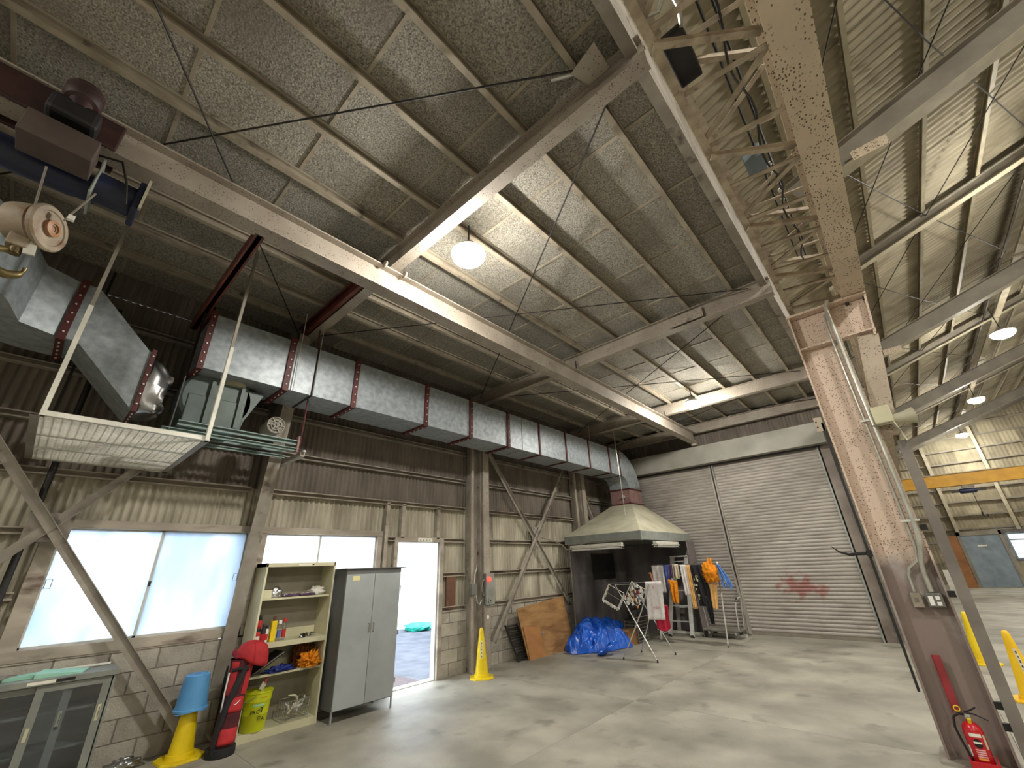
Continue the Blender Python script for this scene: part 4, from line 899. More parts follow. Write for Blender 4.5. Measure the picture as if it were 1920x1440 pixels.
# ================================================================== CONES
def cone(loc, rz, m, lab, gr=None, label=True, back=False):
    t = thing('traffic_cone', lab, 'cone', loc, rz, gr)
    MB().lathe([(.0001,.70),(.018,.70),(.028,.69),(.036,.66),(.105,.06),(.12,.055),(.125,.02)][::-1], (0,0,0), 40, caps=False).build('body', m, t, smooth=True, local=True)
    P = [(.19,.10),(.10,.19),(-.10,.19),(-.19,.10),(-.19,-.10),(-.10,-.19),(.10,-.19),(.19,-.10)]
    MB().add([(x,y,0) for x, y in P]+[(x*.98,y*.98,.022) for x, y in P], [tuple(range(8))[::-1], tuple(range(8,16))]+[(i,(i+1)%8,8+(i+1)%8,8+i) for i in range(8)]).build('base', m, t, bevel=.004, local=True)
    if label:
        def r_at(z): return .036+(.66-z)/(.60)*.069+.0012
        s_ = MB().grid(lambda u, v: ((r_at(.28+.24*v))*math.cos(.30*(2*u-1)*(.055/r_at(.28+.24*v))), r_at(.28+.24*v)*math.sin(.30*(2*u-1)*(.055/r_at(.28+.24*v))), .28+.24*v), 6, 6).build('sticker', M_sign, t, local=True, smooth='full')
        for k in range(5):
            z = .305+k*.045; q = MB(); r = r_at(z)+.0012
            random.seed(k*3+1)
            for j in range(3): q.box(r-.0005, -.009, z-.011+j*.010, r+.0012, .009, z-.0075+j*.010)
            q.box(r-.0005, -.0015+random.uniform(-.005,.005), z-.012, r+.0012, .0025, z+.014)
            q.build('character', M_ink, s_, local=True)
    return t
cone((-5.76, 5.52, 0), -.75, M_yellow, 'yellow traffic cone with a white lettered strip, standing in front of the wall column')
cone((.50, 8.15, 0), -1.35, M_yellow2, 'orange-yellow traffic cone with a lettered strip, front one of the pair right of the pillar')
cone((.27, 10.3, 0), -1.9, M_yellow, 'yellow traffic cone without visible strip, rear one of the pair right of the pillar', label=False)
cone((-5.97, 1.60, 0), .1, M_yellow, 'yellow traffic cone with a blue bucket turned over its tip', label=False)
pb = thing('bucket', 'light blue plastic bucket turned upside down over the yellow cone', 'bucket', (-5.97, 1.60, .40))
MB().lathe([(.145,0),(.15,.0),(.15,.012),(.138,.02),(.108,.295),(.100,.302),(.088,.304),(.084,.300),(.06,.300),(.0001,.302)], (0,0,0), 40, caps=False).build('body', M_blue, pb, smooth=True, local=True, solid=.003)
MB().tube([(.085*math.cos(a), .085*math.sin(a), .303) for a in [2*PI*i/28 for i in range(28)]], .004, 6, close=True).build('foot_ring', M_blue, pb, smooth=True, local=True)
MB().tube([(.15*math.cos(a), .15*math.sin(a), .004-.02*abs(math.sin(a))) for a in [-1.2+2.0*i/16 for i in range(17)]], .004, 6).build('handle', M_blue, pb, smooth=True, local=True)

# ================================================================== GOLF BAG
gb = thing('golf_bag', 'red and black golf bag with hood leaning beside the cream shelf', 'bag', (-5.80, 1.93, 0))
GB0 = Vector((-5.74, 1.88, 0)); GB1 = Vector((-5.85, 1.97, .80))
def gpt(t, a, rx, ry): 
    c = GB0.lerp(GB1, t); return c+Vector((rx*math.cos(a), ry*math.sin(a), 0))
def gsurf(t0, t1, a0, a1, r, extra=0): 
    return lambda u, v: gpt(t0+(t1-t0)*v, a0+(a1-a0)*u, (r(t0+(t1-t0)*v)+extra), (r(t0+(t1-t0)*v)+extra)*.92)
gr_ = lambda t: .122-.014*math.sin(PI*t)+.010*(t > .93)
MB().grid(gsurf(.02, 1, 0, 2*PI, gr_), 36, 14).build('body', M_bagdark, gb, smooth='full')
MB().lathe([(.0001,0),(.128,0),(.133,.02),(.128,.07),(.115,.08)], GB0, 30).build('base', M_bagblk, gb, smooth=True)
# camera sees azimuths around -0.3..+0.6 rad of +x / -y
def pocket(t0, t1, ac, aw, th, m, name):
    c0 = (t0+t1)/2
    def f(u, v):
        a = ac+aw*(2*u-1); t = t0+(t1-t0)*v; e = th*(max(0, (1-(2*u-1)**4)*(1-(2*v-1)**4)))**.5
        return gpt(t, a, gr_(t)+.002+e, (gr_(t)+.002+e)*.95)
    return MB().grid(f, 16, 12).build(name, m, gb, smooth='full')
pocket(.10, .62, -.12, .62, .035, M_bagdark, 'pocket'); 
pocket(.12, .30, -.12, .66, .052, M_bagred, 'pocket'); pk = pocket(.43, .60, -.12, .60, .055, M_bagred, 'pocket')
pocket(.62, .98, -.9, .34, .006, M_bagred, 'panel'); pocket(.60, .96, .55, .35, .006, M_bagred, 'panel')
sw = []
for i in range(13):
    u = i/12; a = -.28+.38*u; z = .545+.0-.018*math.sin(PI*(u**.5))+.045*u*u*.7
    th_ = .007*math.sin(PI*min(1, (1-u)**.8))
    r = gr_(z)+.0585
    sw.append((gpt(z-th_, a, r, r*.95), gpt(z+th_, a, r, r*.95)))
MB().add([p for q in sw for p in q], [(2*i, 2*i+2, 2*i+3, 2*i+1) for i in range(12)]).build('emblem', M_whitepl, gb)
MB().tube([gpt(.05, -.95, .125, .12), gpt(.3, -.85, .14, .135), gpt(.55, -.62, .15, .14), gpt(.8, -.25, .145, .135), gpt(.92, .1, .125, .12)], [.022,.032,.034,.030,.018], 10).build('shoulder_strap', M_bagblk, gb, smooth=True)
MB().tube([gpt(.86, -1.3, .13, .12), gpt(.65, -1.25, .128, .12), gpt(.45, -1.1, .125, .118)], .008, 8).build('side_piping', M_whitepl, gb, smooth=True)
MB().tube([gpt(.88, -1.0, .125, .12), gpt(.9, -.4, .13, .125), gpt(.88, .3, .13, .125)], .018, 8).build('collar', M_bagblk, gb, smooth=True)
def hoodf(u, v):
    a = 2*PI*u; th = (PI*.56)*v; cc = GB1+Vector((.02, .045, .03)); lean = max(0, math.cos(a-.95))
    r = .135+.035*lean; z = .13*math.cos(th)-(.10*lean if v > .6 else 0)*(v-.6)/.4
    wr = .006*math.sin(a*6+v*5)*v
    return cc+Vector(((r+wr)*math.sin(th)*math.cos(a), (r+wr+.03*lean)*math.sin(th)*math.sin(a), z))
MB().grid(hoodf, 40, 14).build('hood', M_bagred, gb, smooth='full', solid=.006)
for k in range(3): MB().lathe([(.0001,.06),(.03,.05),(.036,.02),(.03,-.03),(.01,-.05)][::-1], GB1+Vector((.03-.05*k, -.055, .02+.01*k)), 12, (.5,-.5,.3), caps=False).build('club_cover', mat('crimson_cover', (150,26,52), (122,20,42), 14, .8), gb, smooth=True)

# ================================================================== CREAM SHELF
SX0, SX1, SY0, SY1, SH = -6.22, -5.88, 2.04, 2.91, 1.76
sf = thing('steel_bookcase', 'open cream steel shelf unit standing between the golf bag and the grey locker', 'shelf', (-6.05, 2.47, 0))
T = .004
MB().box(SX0, SY0, 0, SX1, SY0+.022, SH).build('side_panel', M_cream, sf, bevel=.002)
MB().box(SX0, SY1-.022, 0, SX1, SY1, SH).build('side_panel', M_cream, sf, bevel=.002)
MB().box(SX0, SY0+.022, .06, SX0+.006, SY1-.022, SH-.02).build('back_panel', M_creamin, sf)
MB().box(SX0, SY0, SH-.045, SX1, SY1, SH).build('top', M_cream, sf, bevel=.002)
MB().box(SX0, SY0+.022, 0, SX1, SY1-.022, .075).build('bottom_shelf', M_cream, sf, bevel=.002)
SHZ = (1.37, .905, .585)
for i, z in enumerate(SHZ):
    th = .055 if i == 1 else .022
    MB().box(SX0+.006, SY0+.022, z-th, SX1-(.0 if i == 1 else .04), SY1-.022, z).build('shelf_board', M_cream, sf, bevel=.002)
    MB().box(SX0+.007, SY0+.03, z, SX0+.012, SY1-.03, z+.10 if i else z+.01).build('back_rail', M_cream, sf)
MB().box(SX1, 2.42, SH-.034, SX1+.0012, 2.58, SH-.016).build('label', M_sign, sf); MB().box(SX1, 2.595, SH-.032, SX1+.002, 2.615, SH-.02).build('stud', M_black, sf)
# upper shelf contents
def blob(name, m, c, s, seed, nz_=.25, parent=None, lab=None, cat=None, gr=None, freq=3., rad=28):
    def f(u, v):
        a = 2*PI*u; t = PI*v; d = Vector((math.sin(t)*math.cos(a), math.sin(t)*math.sin(a), math.cos(t)))
        k = 1+nz_*noise.fractal(d*freq+Vector((seed, seed*2, 0)), 1., 2., 4)
        p = Vector((d.x*s[0]*k, d.y*s[1]*k, d.z*s[2]*k)); p.z = max(p.z, -s[2]*.62); return Vector(c)+p+Vector((0,0,s[2]*.62))
    o = MB().grid(f, rad, rad//2).build(name, m, parent, smooth='full')
    if lab: tag(o, lab, cat, gr)
    return o
z1 = SHZ[0]+.001
bx = thing('small_box', 'small cream open box at the left end of the upper shelf', 'box', (-6.0, 2.13, z1))
MB().box(-6.06, 2.08, z1, -5.95, 2.085, z1+.09).box(-6.06, 2.175, z1, -5.95, 2.18, z1+.09).box(-6.06, 2.085, z1, -6.055, 2.175, z1+.09).box(-5.955, 2.085, z1, -5.95, 2.175, z1+.09).box(-6.055, 2.085, z1, -5.955, 2.175, z1+.004).build('box', M_cream, bx)
MB().box(-6.05, 2.09, z1+.07, -5.96, 2.17, z1+.095).build('contents', M_dark, bx)
blob('plastic_bag', M_poly, (-6.0, 2.24, z1), (.07, .075, .07), 3, .5, lab='clear crumpled polythene bag beside the small cream box on the upper shelf', cat='bag')
def tray(y, lab, seed):
    t = thing('plant_tray', lab, 'tray', (-6.02, y, z1))
    MB().box(-6.10, y-.085, z1, -5.94, y+.085, z1+.006).box(-6.10, y-.085, z1, -6.095, y+.085, z1+.03).box(-5.945, y-.085, z1, -5.94, y+.085, z1+.03).build('tray', M_purple, t)
    for k in range(5):
        random.seed(seed+k); blob('scrap', (M_purple, M_sign, M_purple, M_hood, M_whitepl)[k], (-6.02+random.uniform(-.05,.05), y+random.uniform(-.06,.06), z1+.008), (.022,.026,.016), seed+k, .5, t, rad=12)
tray(2.42, 'dark purple tray with oddments, middle of the upper shelf', 11); tray(2.62, 'dark tray beside the white crumpled bag on the upper shelf', 29)
blob('plastic_bag', M_white, (-6.03, 2.76, z1), (.08, .10, .06), 9, .55, lab='white crumpled plastic bag at the right end of the upper shelf', cat='bag', freq=5)
# middle shelf: bottles and cans
z2 = SHZ[1]+.001
def can(y, x, h, r, m, cap, lab, band=None, name='spray_can'):
    t = thing(name, lab, 'can' if name == 'spray_can' else 'bottle', (x, y, z2))
    MB().lathe([(.0001,0),(r,0),(r,h*.74),(r*.8,h*.80),(r*.8,h*.82)], (0,0,0), 20).build('body', m, t, smooth=True, local=True)
    MB().lathe([(r*.82,h*.81),(r*.82,h*.97),(r*.7,h)], (0,0,0), 20).build('cap', cap, t, smooth=True, local=True)
    if band: MB().lathe([(r*1.01,h*.15),(r*1.01,h*.5)], (0,0,0), 20, caps=False).build('label', band, t, smooth='full', local=True)
can(2.115, -5.99, .29, .028, M_red, M_black, 'tall red can with a black cap at the left end of the middle shelf', M_dark)
can(2.09, -5.925, .155, .026, M_redink, M_black, 'short red and white can, leftmost in front on the middle shelf', M_sign)
can(2.15, -5.92, .19, .026, M_black, M_black, 'short black can with a red label, second from the left on the middle shelf', M_red)
can(2.195, -5.955, .175, .022, M_sign, M_black, 'short white can with a black cap between the black can and the yellow tin', M_redink)
yt = thing('oil_tin', 'tall yellow tin with a brown cap on the middle shelf', 'tin', (-5.965, 2.27, z2))
MB().box(-.028,-.03,0,.028,.03,.215).build('body', M_yellow, yt, local=True, bevel=.006); MB().lathe([(.018,.214),(.018,.25),(.014,.265)], (0,0,0), 14).build('cap', mat('brown_cap', (92,48,30), None, 3, .5), yt, local=True, smooth=True)
can(2.345, -5.97, .215, .023, M_bottle, M_whitepl, 'clear plastic bottle with a white cap, next to the yellow tin', mat('blue_label', (90,110,170), None, 3, .5), 'bottle')
can(2.40, -5.97, .23, .023, M_bottle, M_redink, 'clear plastic bottle with a red cap, right of the white-capped bottle', M_redink, 'bottle')
def dish(x, y, r, lab, m=M_chrome):
    t = thing('tape_reel', lab, 'reel', (x, y, z2))
    MB().lathe([(.0001,.0),(r,.0),(r,.006),(r*.55,.008),(r*.55,.028),(r,.030),(r,.036),(.0001,.036)], (0,0,0), 24).build('reel', m, t, smooth=True, local=True)
    MB().lathe([(r*.3,.0365),(r*.3,.045)], (0,0,0), 16).build('hub', M_dark, t, local=True)
dish(-6.0, 2.76, .055, 'shiny round tin at the right end of the middle shelf'); dish(-5.965, 2.645, .042, 'smaller dark round tin left of the shiny one on the middle shelf', M_dark)
tag(MB().tube([(-5.93, 2.56, z2+.008), (-5.96, 2.60, z2+.01), (-5.95, 2.66, z2+.008), (-5.92, 2.72, z2+.01)], .006, 6).build('spanner', M_chrome, None, smooth=True), 'thin steel spanner lying in front of the round tins', 'tool')
# third shelf
z3 = SHZ[2]+.001
lp = thing('black_case', 'flat black case leaning at an angle on the third shelf', 'case', (-6.0, 2.25, z3))
MB().bar((-6.02, 2.10, z3+.02), (-6.02, 2.42, z3+.20), .26, .03, up=(0,-1,1)).build('case', M_black, lp, bevel=.006)
MB().bar((-5.885, 2.12, z3+.035), (-5.885, 2.41, z3+.20), .006, .008, up=(0,-1,1)).build('edge_strip', M_hallsteel, lp)
def crump(name, m, c, s, seed, lab, cat, freq=4, nn=.8): return blob(name, m, c, s, seed, nn, None, lab, cat, freq=freq, rad=44)
crump('cloth', mat('navy_cloth', (24,50,140), (14,34,108), 20, .6), (-5.96, 2.42, z3), (.06, .13, .035), 5, 'crumpled blue cloth lying on the third shelf beside the black case', 'cloth')
crump('work_gloves', M_orange, (-5.97, 2.76, z3+.0), (.09, .11, .085), 14, 'orange rubberised work gloves heaped at the right end of the third shelf', 'gloves', 5, 1.0)
crump('cloth', mat('brown_cloth', (120,70,24), (90,50,18), 20, .9), (-6.11, 2.72, z3), (.06, .10, .17), 8, 'brown cloth bunched behind the orange gloves on the third shelf', 'cloth')
# bottom shelf: lime pail, brush, wire basket
z4 = .076
pl_ = thing('paint_pail', 'lime yellow paint pail with black lettering on the bottom shelf', 'pail', (-5.985, 2.235, z4))
MB().lathe([(.0001,0),(.118,0),(.122,.01),(.131,.15),(.134,.155),(.133,.16),(.141,.27),(.144,.275),(.143,.28),(.149,.345),(.154,.35),(.154,.362),(.146,.362)], (0,0,0), 44).build('body', M_pail, pl_, smooth=True, local=True)
MB().lathe([(.0001,.352),(.145,.352)], (0,0,0), 36).build('lid', mat('lid_grey', (128,130,124), (100,102,98), 8, .5), pl_, local=True)
MB().tube([(.152*math.cos(a), .152*math.sin(a), .335-.06*math.sin((a+2.6)/2.2*PI)) for a in [-2.6+2.2*i/16 for i in range(17)]], .003, 6).build('bail_handle', M_conduit, pl_, local=True, smooth=True)
def pail_text(s, size, z, a, m, depth=.001):
    r = .128+.026*z/.36+.003; d = Vector((math.cos(a), math.sin(a), 0)); tdir = Vector((-math.sin(a), math.cos(a), 0))
    return text_mesh(s, size, 'lettering', m, frame4(Vector((-5.985, 2.235, z4+z))+d*r, tdir+Vector((0,0,.08)), (0,0,1)), pl_, depth)
pail_text('PRO', .052, .185, -.32, M_ink); pail_text('T', .075, .195, .12, M_ink); pail_text('D', .05, .125, .02, M_ink); pail_text('A', .055, .115, .30, M_ink)
pail_text('~~~', .04, .315, .12, M_redink)
MB().grid(lambda u, v: ((.1395+.0005)*math.cos(-.55+.85*u), (.1395+.0005)*math.sin(-.55+.85*u), .235+.02*v), 10, 1).build('print_strip', mat('pale_green_print', (150,206,160), None, 3, .5), pl_, smooth='full', local=True)
br = thing('paint_brush', 'paint brush with a red handle lying on the lid of the lime pail', 'brush', (-5.98, 2.26, z4+.36))
MB().bar((-5.93, 2.235, z4+.37), (-5.95, 2.275, z4+.43), .05, .016, up=(1,0,0)).build('bristles', M_hood, br)
MB().tube([(-5.95, 2.275, z4+.42), (-5.96, 2.30, z4+.47), (-5.97, 2.325, z4+.53)], [.014,.010,.013], 10).build('handle', M_redsign, br, smooth=True)
wbk = thing('wire_basket', 'wire dish basket on the bottom shelf, full of pale cups and strips', 'basket', (-6.0, 2.66, z4))
g_ = MB(); bx0, bx1, by0, by1 = -6.10, -5.90, 2.52, 2.80
for z in (.03, .12, .20): g_.tube([(bx0,by0,z4+z),(bx1,by0,z4+z),(bx1,by1,z4+z),(bx0,by1,z4+z)], .0035, 6, close=True)
for k in range(9):
    y = by0+(by1-by0)*k/8; g_.tube([(bx1,y,z4+.02),(bx1,y,z4+.20)], .0022, 5); g_.tube([(bx0,y,z4+.02),(bx0,y,z4+.20)], .0022, 5); g_.tube([(bx0,y,z4+.03),(bx1,y,z4+.03)], .0022, 5)
for k in range(1, 6):
    x = bx0+(bx1-bx0)*k/6; g_.tube([(x,by0,z4+.02),(x,by0,z4+.20)], .0022, 5); g_.tube([(x,by1,z4+.02),(x,by1,z4+.20)], .0022, 5)
for (x, y) in ((bx0,by0),(bx1,by0),(bx1,by1),(bx0,by1)): g_.tube([(x,y,z4+.001),(x,y,z4+.21)], .004, 6)
g_.build('wire_frame', M_chrome, wbk)
random.seed(21)
for k in range(11):
    c = Vector((random.uniform(-6.06,-5.93), random.uniform(2.58,2.76), z4+random.uniform(.08,.22))); d = Vector((random.uniform(-.4,.5), random.uniform(-1,1), random.uniform(.2,1.2))).normalized()*random.uniform(.06,.13)
    MB().tube([c-d*.5, c+Vector((0,.01,.01)), c+d*.6], [.008,.012,.005], 8).build('utensil', (M_white, M_whitepl, M_cream)[k % 3], wbk, smooth=True)

# ================================================================== GREY LOCKER
lk = thing('steel_locker', 'tall grey two-door steel locker standing on thin legs beside the open doorway', 'cabinet', (-5.82, 3.38, 0))
LX0, LX1, LY0, LY1 = -6.08, -5.62, 2.95, 3.78
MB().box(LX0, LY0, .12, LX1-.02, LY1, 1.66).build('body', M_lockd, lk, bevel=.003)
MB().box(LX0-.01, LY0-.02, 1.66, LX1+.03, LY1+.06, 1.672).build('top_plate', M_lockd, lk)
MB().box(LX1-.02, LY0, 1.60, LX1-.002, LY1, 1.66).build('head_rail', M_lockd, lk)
for k, (a, b) in enumerate(((LY0+.004, 3.363), (3.369, LY1-.004))):
    d_ = MB().box(LX1-.018, a, .13, LX1, b, 1.598).build('door', M_lockr, lk, bevel=.003)
    y = (b-.03) if k == 0 else (a+.03)
    MB().tube([(LX1, y, .90), (LX1+.02, y, .905), (LX1+.02, y, .995), (LX1, y, 1.0)], .005, 6).build('handle', M_hallsteel, d_)
    if k: 
        for z in (.3, .85, 1.4): MB().lathe([(.007,-.03),(.007,.03)], (LX1+.002, LY1+.004, z), 8).build('hinge', M_hallsteel, d_)
MB().box(LX1, LY0+.09, 1.52, LX1+.0015, LY0+.19, 1.575).build('label', mat('old_label', (216,208,150), None, 3, .7), lk)
for x in (LX0+.015, LX1-.02):
    for y in (LY0+.012, LY1-.012): MB().angle((x-.01, y-.01, 0), (x-.01, y-.01, .13), .025, .025, .004).build('leg', M_lockr, lk)

# ================================================================== GREY LOW CABINET WITH SLIDING GLASS DOORS
cbn = thing('glass_cabinet', 'low grey cabinet with sliding glass doors in the bottom left corner, under the window', 'cabinet', (-6.0, .1, 0))
CX0, CX1, CY0, CY1, CH = -6.22, -5.82, -1.05, .90, .88
MB().box(CX0, CY0, .0, CX0+.01, CY1, CH).box(CX0, CY1-.015, 0, CX1, CY1, CH-.02).box(CX0, CY0, 0, CX1, CY0+.015, CH-.02).box(CX0, CY0, 0, CX1, CY1, .06).build('body', M_cabin, cbn)
MB().box(CX0, CY0-.02, CH-.045, CX1+.02, CY1+.02, CH).build('top', M_cabin, cbn, bevel=.003)
MB().box(CX0+.012, CY0+.02, .0, CX1-.06, CY1-.02, .30).build('dark_back', M_dark, cbn) if False else None
for z in (.33, .60): MB().box(CX0+.01, CY0+.015, z, CX1-.08, CY1-.015, z+.018).build('shelf_board', M_cabin, cbn)
for k, (a, b, off) in enumerate(((.40, .875, 0), (-.05, .63, .022), (-1.03, .19, 0))):
    xx = CX1-.012-off; s_ = .055
    dr_ = MB().box(xx-.009, a, .07, xx+.009, a+s_, CH-.05).box(xx-.009, b-s_, .07, xx+.009, b, CH-.05).box(xx-.009, a+s_, .07, xx+.009, b-s_, .12).box(xx-.009, a+s_, CH-.10, xx+.009, b-s_, CH-.05).build('door', M_cabin, cbn)
    MB().box(xx-.002, a+s_-.003, .115, xx+.002, b-s_+.003, CH-.095).build('glass_pane', M_glass, dr_)
    hy = b-.03 if k != 1 else b-.03
    MB().box(xx+.009, hy-.011, .50, xx+.012, hy+.011, .62).build('finger_pull', M_cream, dr_); MB().box(xx+.0122, hy+.002, .525, xx+.014, hy+.006, .60).build('slot', M_black, dr_)
    MB().box(xx+.009, a+.018, .45, xx+.012, a+.040, .54).build('finger_pull', M_cream, dr_)
MB().lathe([(.012,0),(.012,.008)], (CX1-.025, .60, .50), 12, (1,0,0)).build('key_lock', M_dark, cbn)
MB().box(CX1+.02, .33, CH-.035, CX1+.0212, .50, CH-.012).build('label', M_sign, cbn)
MB().box(CX1+.02, .50, CH-.035, CX1+.0212, .62, CH-.012).build('label', M_dark, cbn)
tag(MB().box(-6.10, .30, .07, -5.95, .45, .24).build('carton', M_yellow, None), 'yellow carton inside the low glass cabinet', 'box')
zt = CH+.001
fo = thing('folder', 'mint green folded folder lying on the low glass cabinet', 'folder', (-6.0, .5, zt))
MB().add([(-5.88,.36,zt),(-5.86,.66,zt),(-6.07,.72,zt+.002),(-6.10,.42,zt+.002),(-5.88,.36,zt+.035),(-5.87,.66,zt+.008),(-6.07,.72,zt+.012),(-6.11,.42,zt+.04)],
         [(0,3,2,1),(4,5,6,7),(0,1,5,4),(1,2,6,5),(2,3,7,6)]).build('cover', M_green, fo)
MB().add([(-5.95,.18,zt),(-5.93,.36,zt),(-6.05,.42,zt),(-6.09,.22,zt),(-5.95,.18,zt+.02),(-5.93,.36,zt+.03),(-6.05,.42,zt+.035),(-6.09,.22,zt+.02)],
         [(0,3,2,1),(4,5,6,7),(0,1,5,4),(1,2,6,5),(2,3,7,6),(3,0,4,7)]).build('sleeve', M_teal if False else M_green, fo)
blob('cloth', mat('grey_cloth', (138,130,120), (110,102,94), 12, .9), (-6.02, .02, zt), (.10, .22, .03), 4, .5, lab='grey crumpled cloth on the low glass cabinet, left of the green folder', cat='cloth')
tag(MB().tube([(-6.16, .46, zt+.012), (-6.16, .88, zt+.012)], .012, 10).build('pipe_offcut', M_white, None, smooth=True), 'white pipe lying along the back of the low glass cabinet', 'pipe')
# debris by the wall
random.seed(5)
blob('polythene_scrap', M_poly, (-6.12, 1.18, 0), (.09, .14, .05), 17, .7, lab='clear polythene scrap on the floor by the block wall, left of the capped cone', cat='bag', freq=5)
blob('rag', M_sign, (-5.98, 1.02, 0), (.10, .12, .03), 23, .7, lab='white rag on the floor beside the low glass cabinet', cat='cloth', freq=5)

# ================================================================== CONTROL BOXES ON THE WALL COLUMN
ct = thing('control_box', 'grey control box with a glowing red lamp on the wall column', 'switch', (-6.08, 6.0, 1.2))
MB().box(-6.10, 5.90, 1.0, -6.02, 6.12, 1.52).build('box', M_hoodrim, ct, bevel=.006)
MB().lathe([(.035,0),(.038,.02),(.03,.045),(.0001,.05)], (-6.02, 5.955, 1.42), 20, (1,0,0)).build('lamp', M_redled, ct, smooth=True)
MB().lathe([(.045,0),(.045,.012),(.035,.014)], (-6.02, 5.99, 1.07), 20, (1,0,0)).build('meter', M_header, ct, smooth=True)
MB().lathe([(.012,.013),(.012,.02)], (-6.02, 5.99, 1.07), 12, (1,0,0)).build('knob', M_black, ct)
MB().tube([(-6.05, 5.88, 1.42), (-6.04, 5.82, 1.38), (-6.04, 5.80, 1.25), (-6.05, 5.86, 1.16), (-6.05, 5.92, 1.14)], .009, 8).build('cable', M_hallsteel, ct, smooth=True)
c3 = thing('switch_box', 'small grey switch box with a bent pipe, left of the red-lamp control box', 'switch', (-6.08, 5.62, 1.25))
MB().box(-6.12, 5.56, 1.18, -6.05, 5.70, 1.36).build('box', M_switch, c3, bevel=.005)
MB().tube([(-6.08, 5.66, 1.36), (-6.08, 5.67, 1.52), (-6.09, 5.72, 1.62), (-6.12, 5.76, 1.68)], .011, 8).build('pipe', M_conduit, c3, smooth=True)
MB().tube([(-6.08, 5.70, 1.18), (-6.07, 5.72, 1.05), (-6.07, 5.78, 1.02), (-6.07, 5.82, 1.08)], .011, 8).build('pipe', M_conduit, c3, smooth=True)
MB().lathe([(.035,0),(.035,.004)], (-6.075, 5.98, .80), 20, (1,0,0)).build('round_plate', M_sign, ct)

# ================================================================== PLYWOOD, GRATING, TARP
py_ = thing('plywood_sheet', 'brown plywood sheet leaning against the wall screen, left of the blue tarpaulin', 'board', (-6.0, 7.6, 0))
q = Vector((-.17, 0, .96))
MB().add([(-5.96,6.94,.0),(-5.93,8.42,.0),(-6.16,8.44,.98),(-6.10,6.80,.86),(-5.975,6.94,.0),(-5.945,8.42,.0),(-6.175,8.44,.98),(-6.115,6.80,.86)],
         [(0,1,2,3),(7,6,5,4),(0,4,5,1),(1,5,6,2),(2,6,7,3),(3,7,4,0)]).build('sheet', M_ply, py_)
MB().add([(-5.945,6.96,.0),(-5.935,7.42,.0),(-6.02,7.38,.50),(-6.03,6.90,.55),(-5.958,6.96,.0),(-5.948,7.42,.0),(-6.033,7.38,.50),(-6.043,6.90,.55)],
         [(0,1,2,3),(7,6,5,4),(0,4,5,1),(1,5,6,2),(2,6,7,3),(3,7,4,0)]).build('front_piece', mat('plywood_light', (182,130,78), (158,108,62), 3, .6), py_)
MB().box(-5.995, 7.43, .36, -5.985, 7.46, .39).build('blue_mark', M_blue, py_)
gt = thing('floor_grating', 'black slatted grating leaning against the block wall behind the plywood', 'grating', (-6.15, 6.75, 0))
for k in range(16): MB().box(-6.04-.012*k, 6.72-.008*k, .04+k*.035, -6.02-.012*k, 7.05-.008*k, .055+k*.035).build('slat', M_dark, gt)
for y in (6.72, 7.05): MB().bar((-6.02, y, 0), (-6.23, y-.13, .60), .02, .03).build('side_bar', M_dark, gt)
# tarp
tp = thing('tarpaulin', 'crumpled bright blue tarpaulin heaped over cartons under the hood', 'tarpaulin', (-5.4, 8.5, 0))
def tarpf(u, v):
    a = 2*PI*u; r = v; bite = math.exp(-((a-.72)/.42)**2)
    L1 = 1.0+.07*math.sin(3*a+.6)+.05*math.sin(7*a)-.42*bite
    x = -5.56+.58*r*L1*math.cos(a); y = 8.92+1.02*r*L1*math.sin(a)
    base = .50*max(0, 1-r**3.2)**.75
    base *= 1-.28*math.exp(-((y-9.15)/.22)**2)-.12*math.exp(-((y-8.3)/.2)**2)
    P = Vector((x*2.3, y*2.3, 0)); q1 = noise.noise(P*1.4+Vector((0, 0, 2))); P2 = P+Vector((q1, -q1, 0))*1.2
    rid = (1-abs(noise.noise(P2*1.5)*2.6)); rid2 = 1-abs(noise.noise(P2*3.3+Vector((7,3,1)))*2.4); rid3 = 1-abs(noise.noise(P2*7+Vector((1,9,4)))*2)
    k = min(1, (1-r)*7+.25)
    z = base+k*(.10*rid+.065*rid2+.022*rid3-.10)
    off = .05*noise.noise(P*3+Vector((0,0,5)))
    return (x+off*1.4, y+off, max(z, .006+.03*abs(rid2)*k))
MB().grid(tarpf, 190, 80).build('sheet', M_tarp, tp, smooth='full')
ft = MB()
ft.grid(lambda u, v: (-4.98+.14*math.cos(2*PI*u)*(1-.3*v)+.10*v, 8.02+.12*v+.16*math.sin(2*PI*u)*(1+.1*math.sin(9*u)), .115+.10*math.sin(2*PI*u+1.0)*(1-.1*v)+.02*noise.noise(Vector((u*8, v*3, 2)))), 36, 10)
ft.build('fold', M_tarp, tp, smooth='full', solid=.006)
ca = thing('carton', 'brown cardboard carton poking out from under the right side of the blue tarpaulin', 'box', (-5.2, 9.3, 0))
MB().box(-5.40, 9.10, 0, -5.02, 9.50, .27).build('box', M_card, ca, bevel=.003)
MB().add([(-5.02,9.10,.27),(-5.02,9.50,.27),(-4.94,9.48,.33),(-4.94,9.12,.33),(-5.024,9.10,.266),(-5.024,9.50,.266),(-4.944,9.48,.326),(-4.944,9.12,.326)], [(0,1,2,3),(7,6,5,4),(0,4,5,1),(1,5,6,2),(2,6,7,3),(3,7,4,0)]).build('flap', M_card, ca)
cr = thing('wire_crate', 'dark wire crate with dark pots on top, behind the front drying rack', 'crate', (-5.0, 9.9, 0))
c_ = MB()
for k in range(7):
    MB().box(-4.98, 9.46, .04+k*.06, -4.972, 9.94, .052+k*.06).build('slat', M_hallsteel, cr); MB().box(-5.27, 9.45, .04+k*.06, -4.98, 9.458, .052+k*.06).build('slat', M_hallsteel, cr)
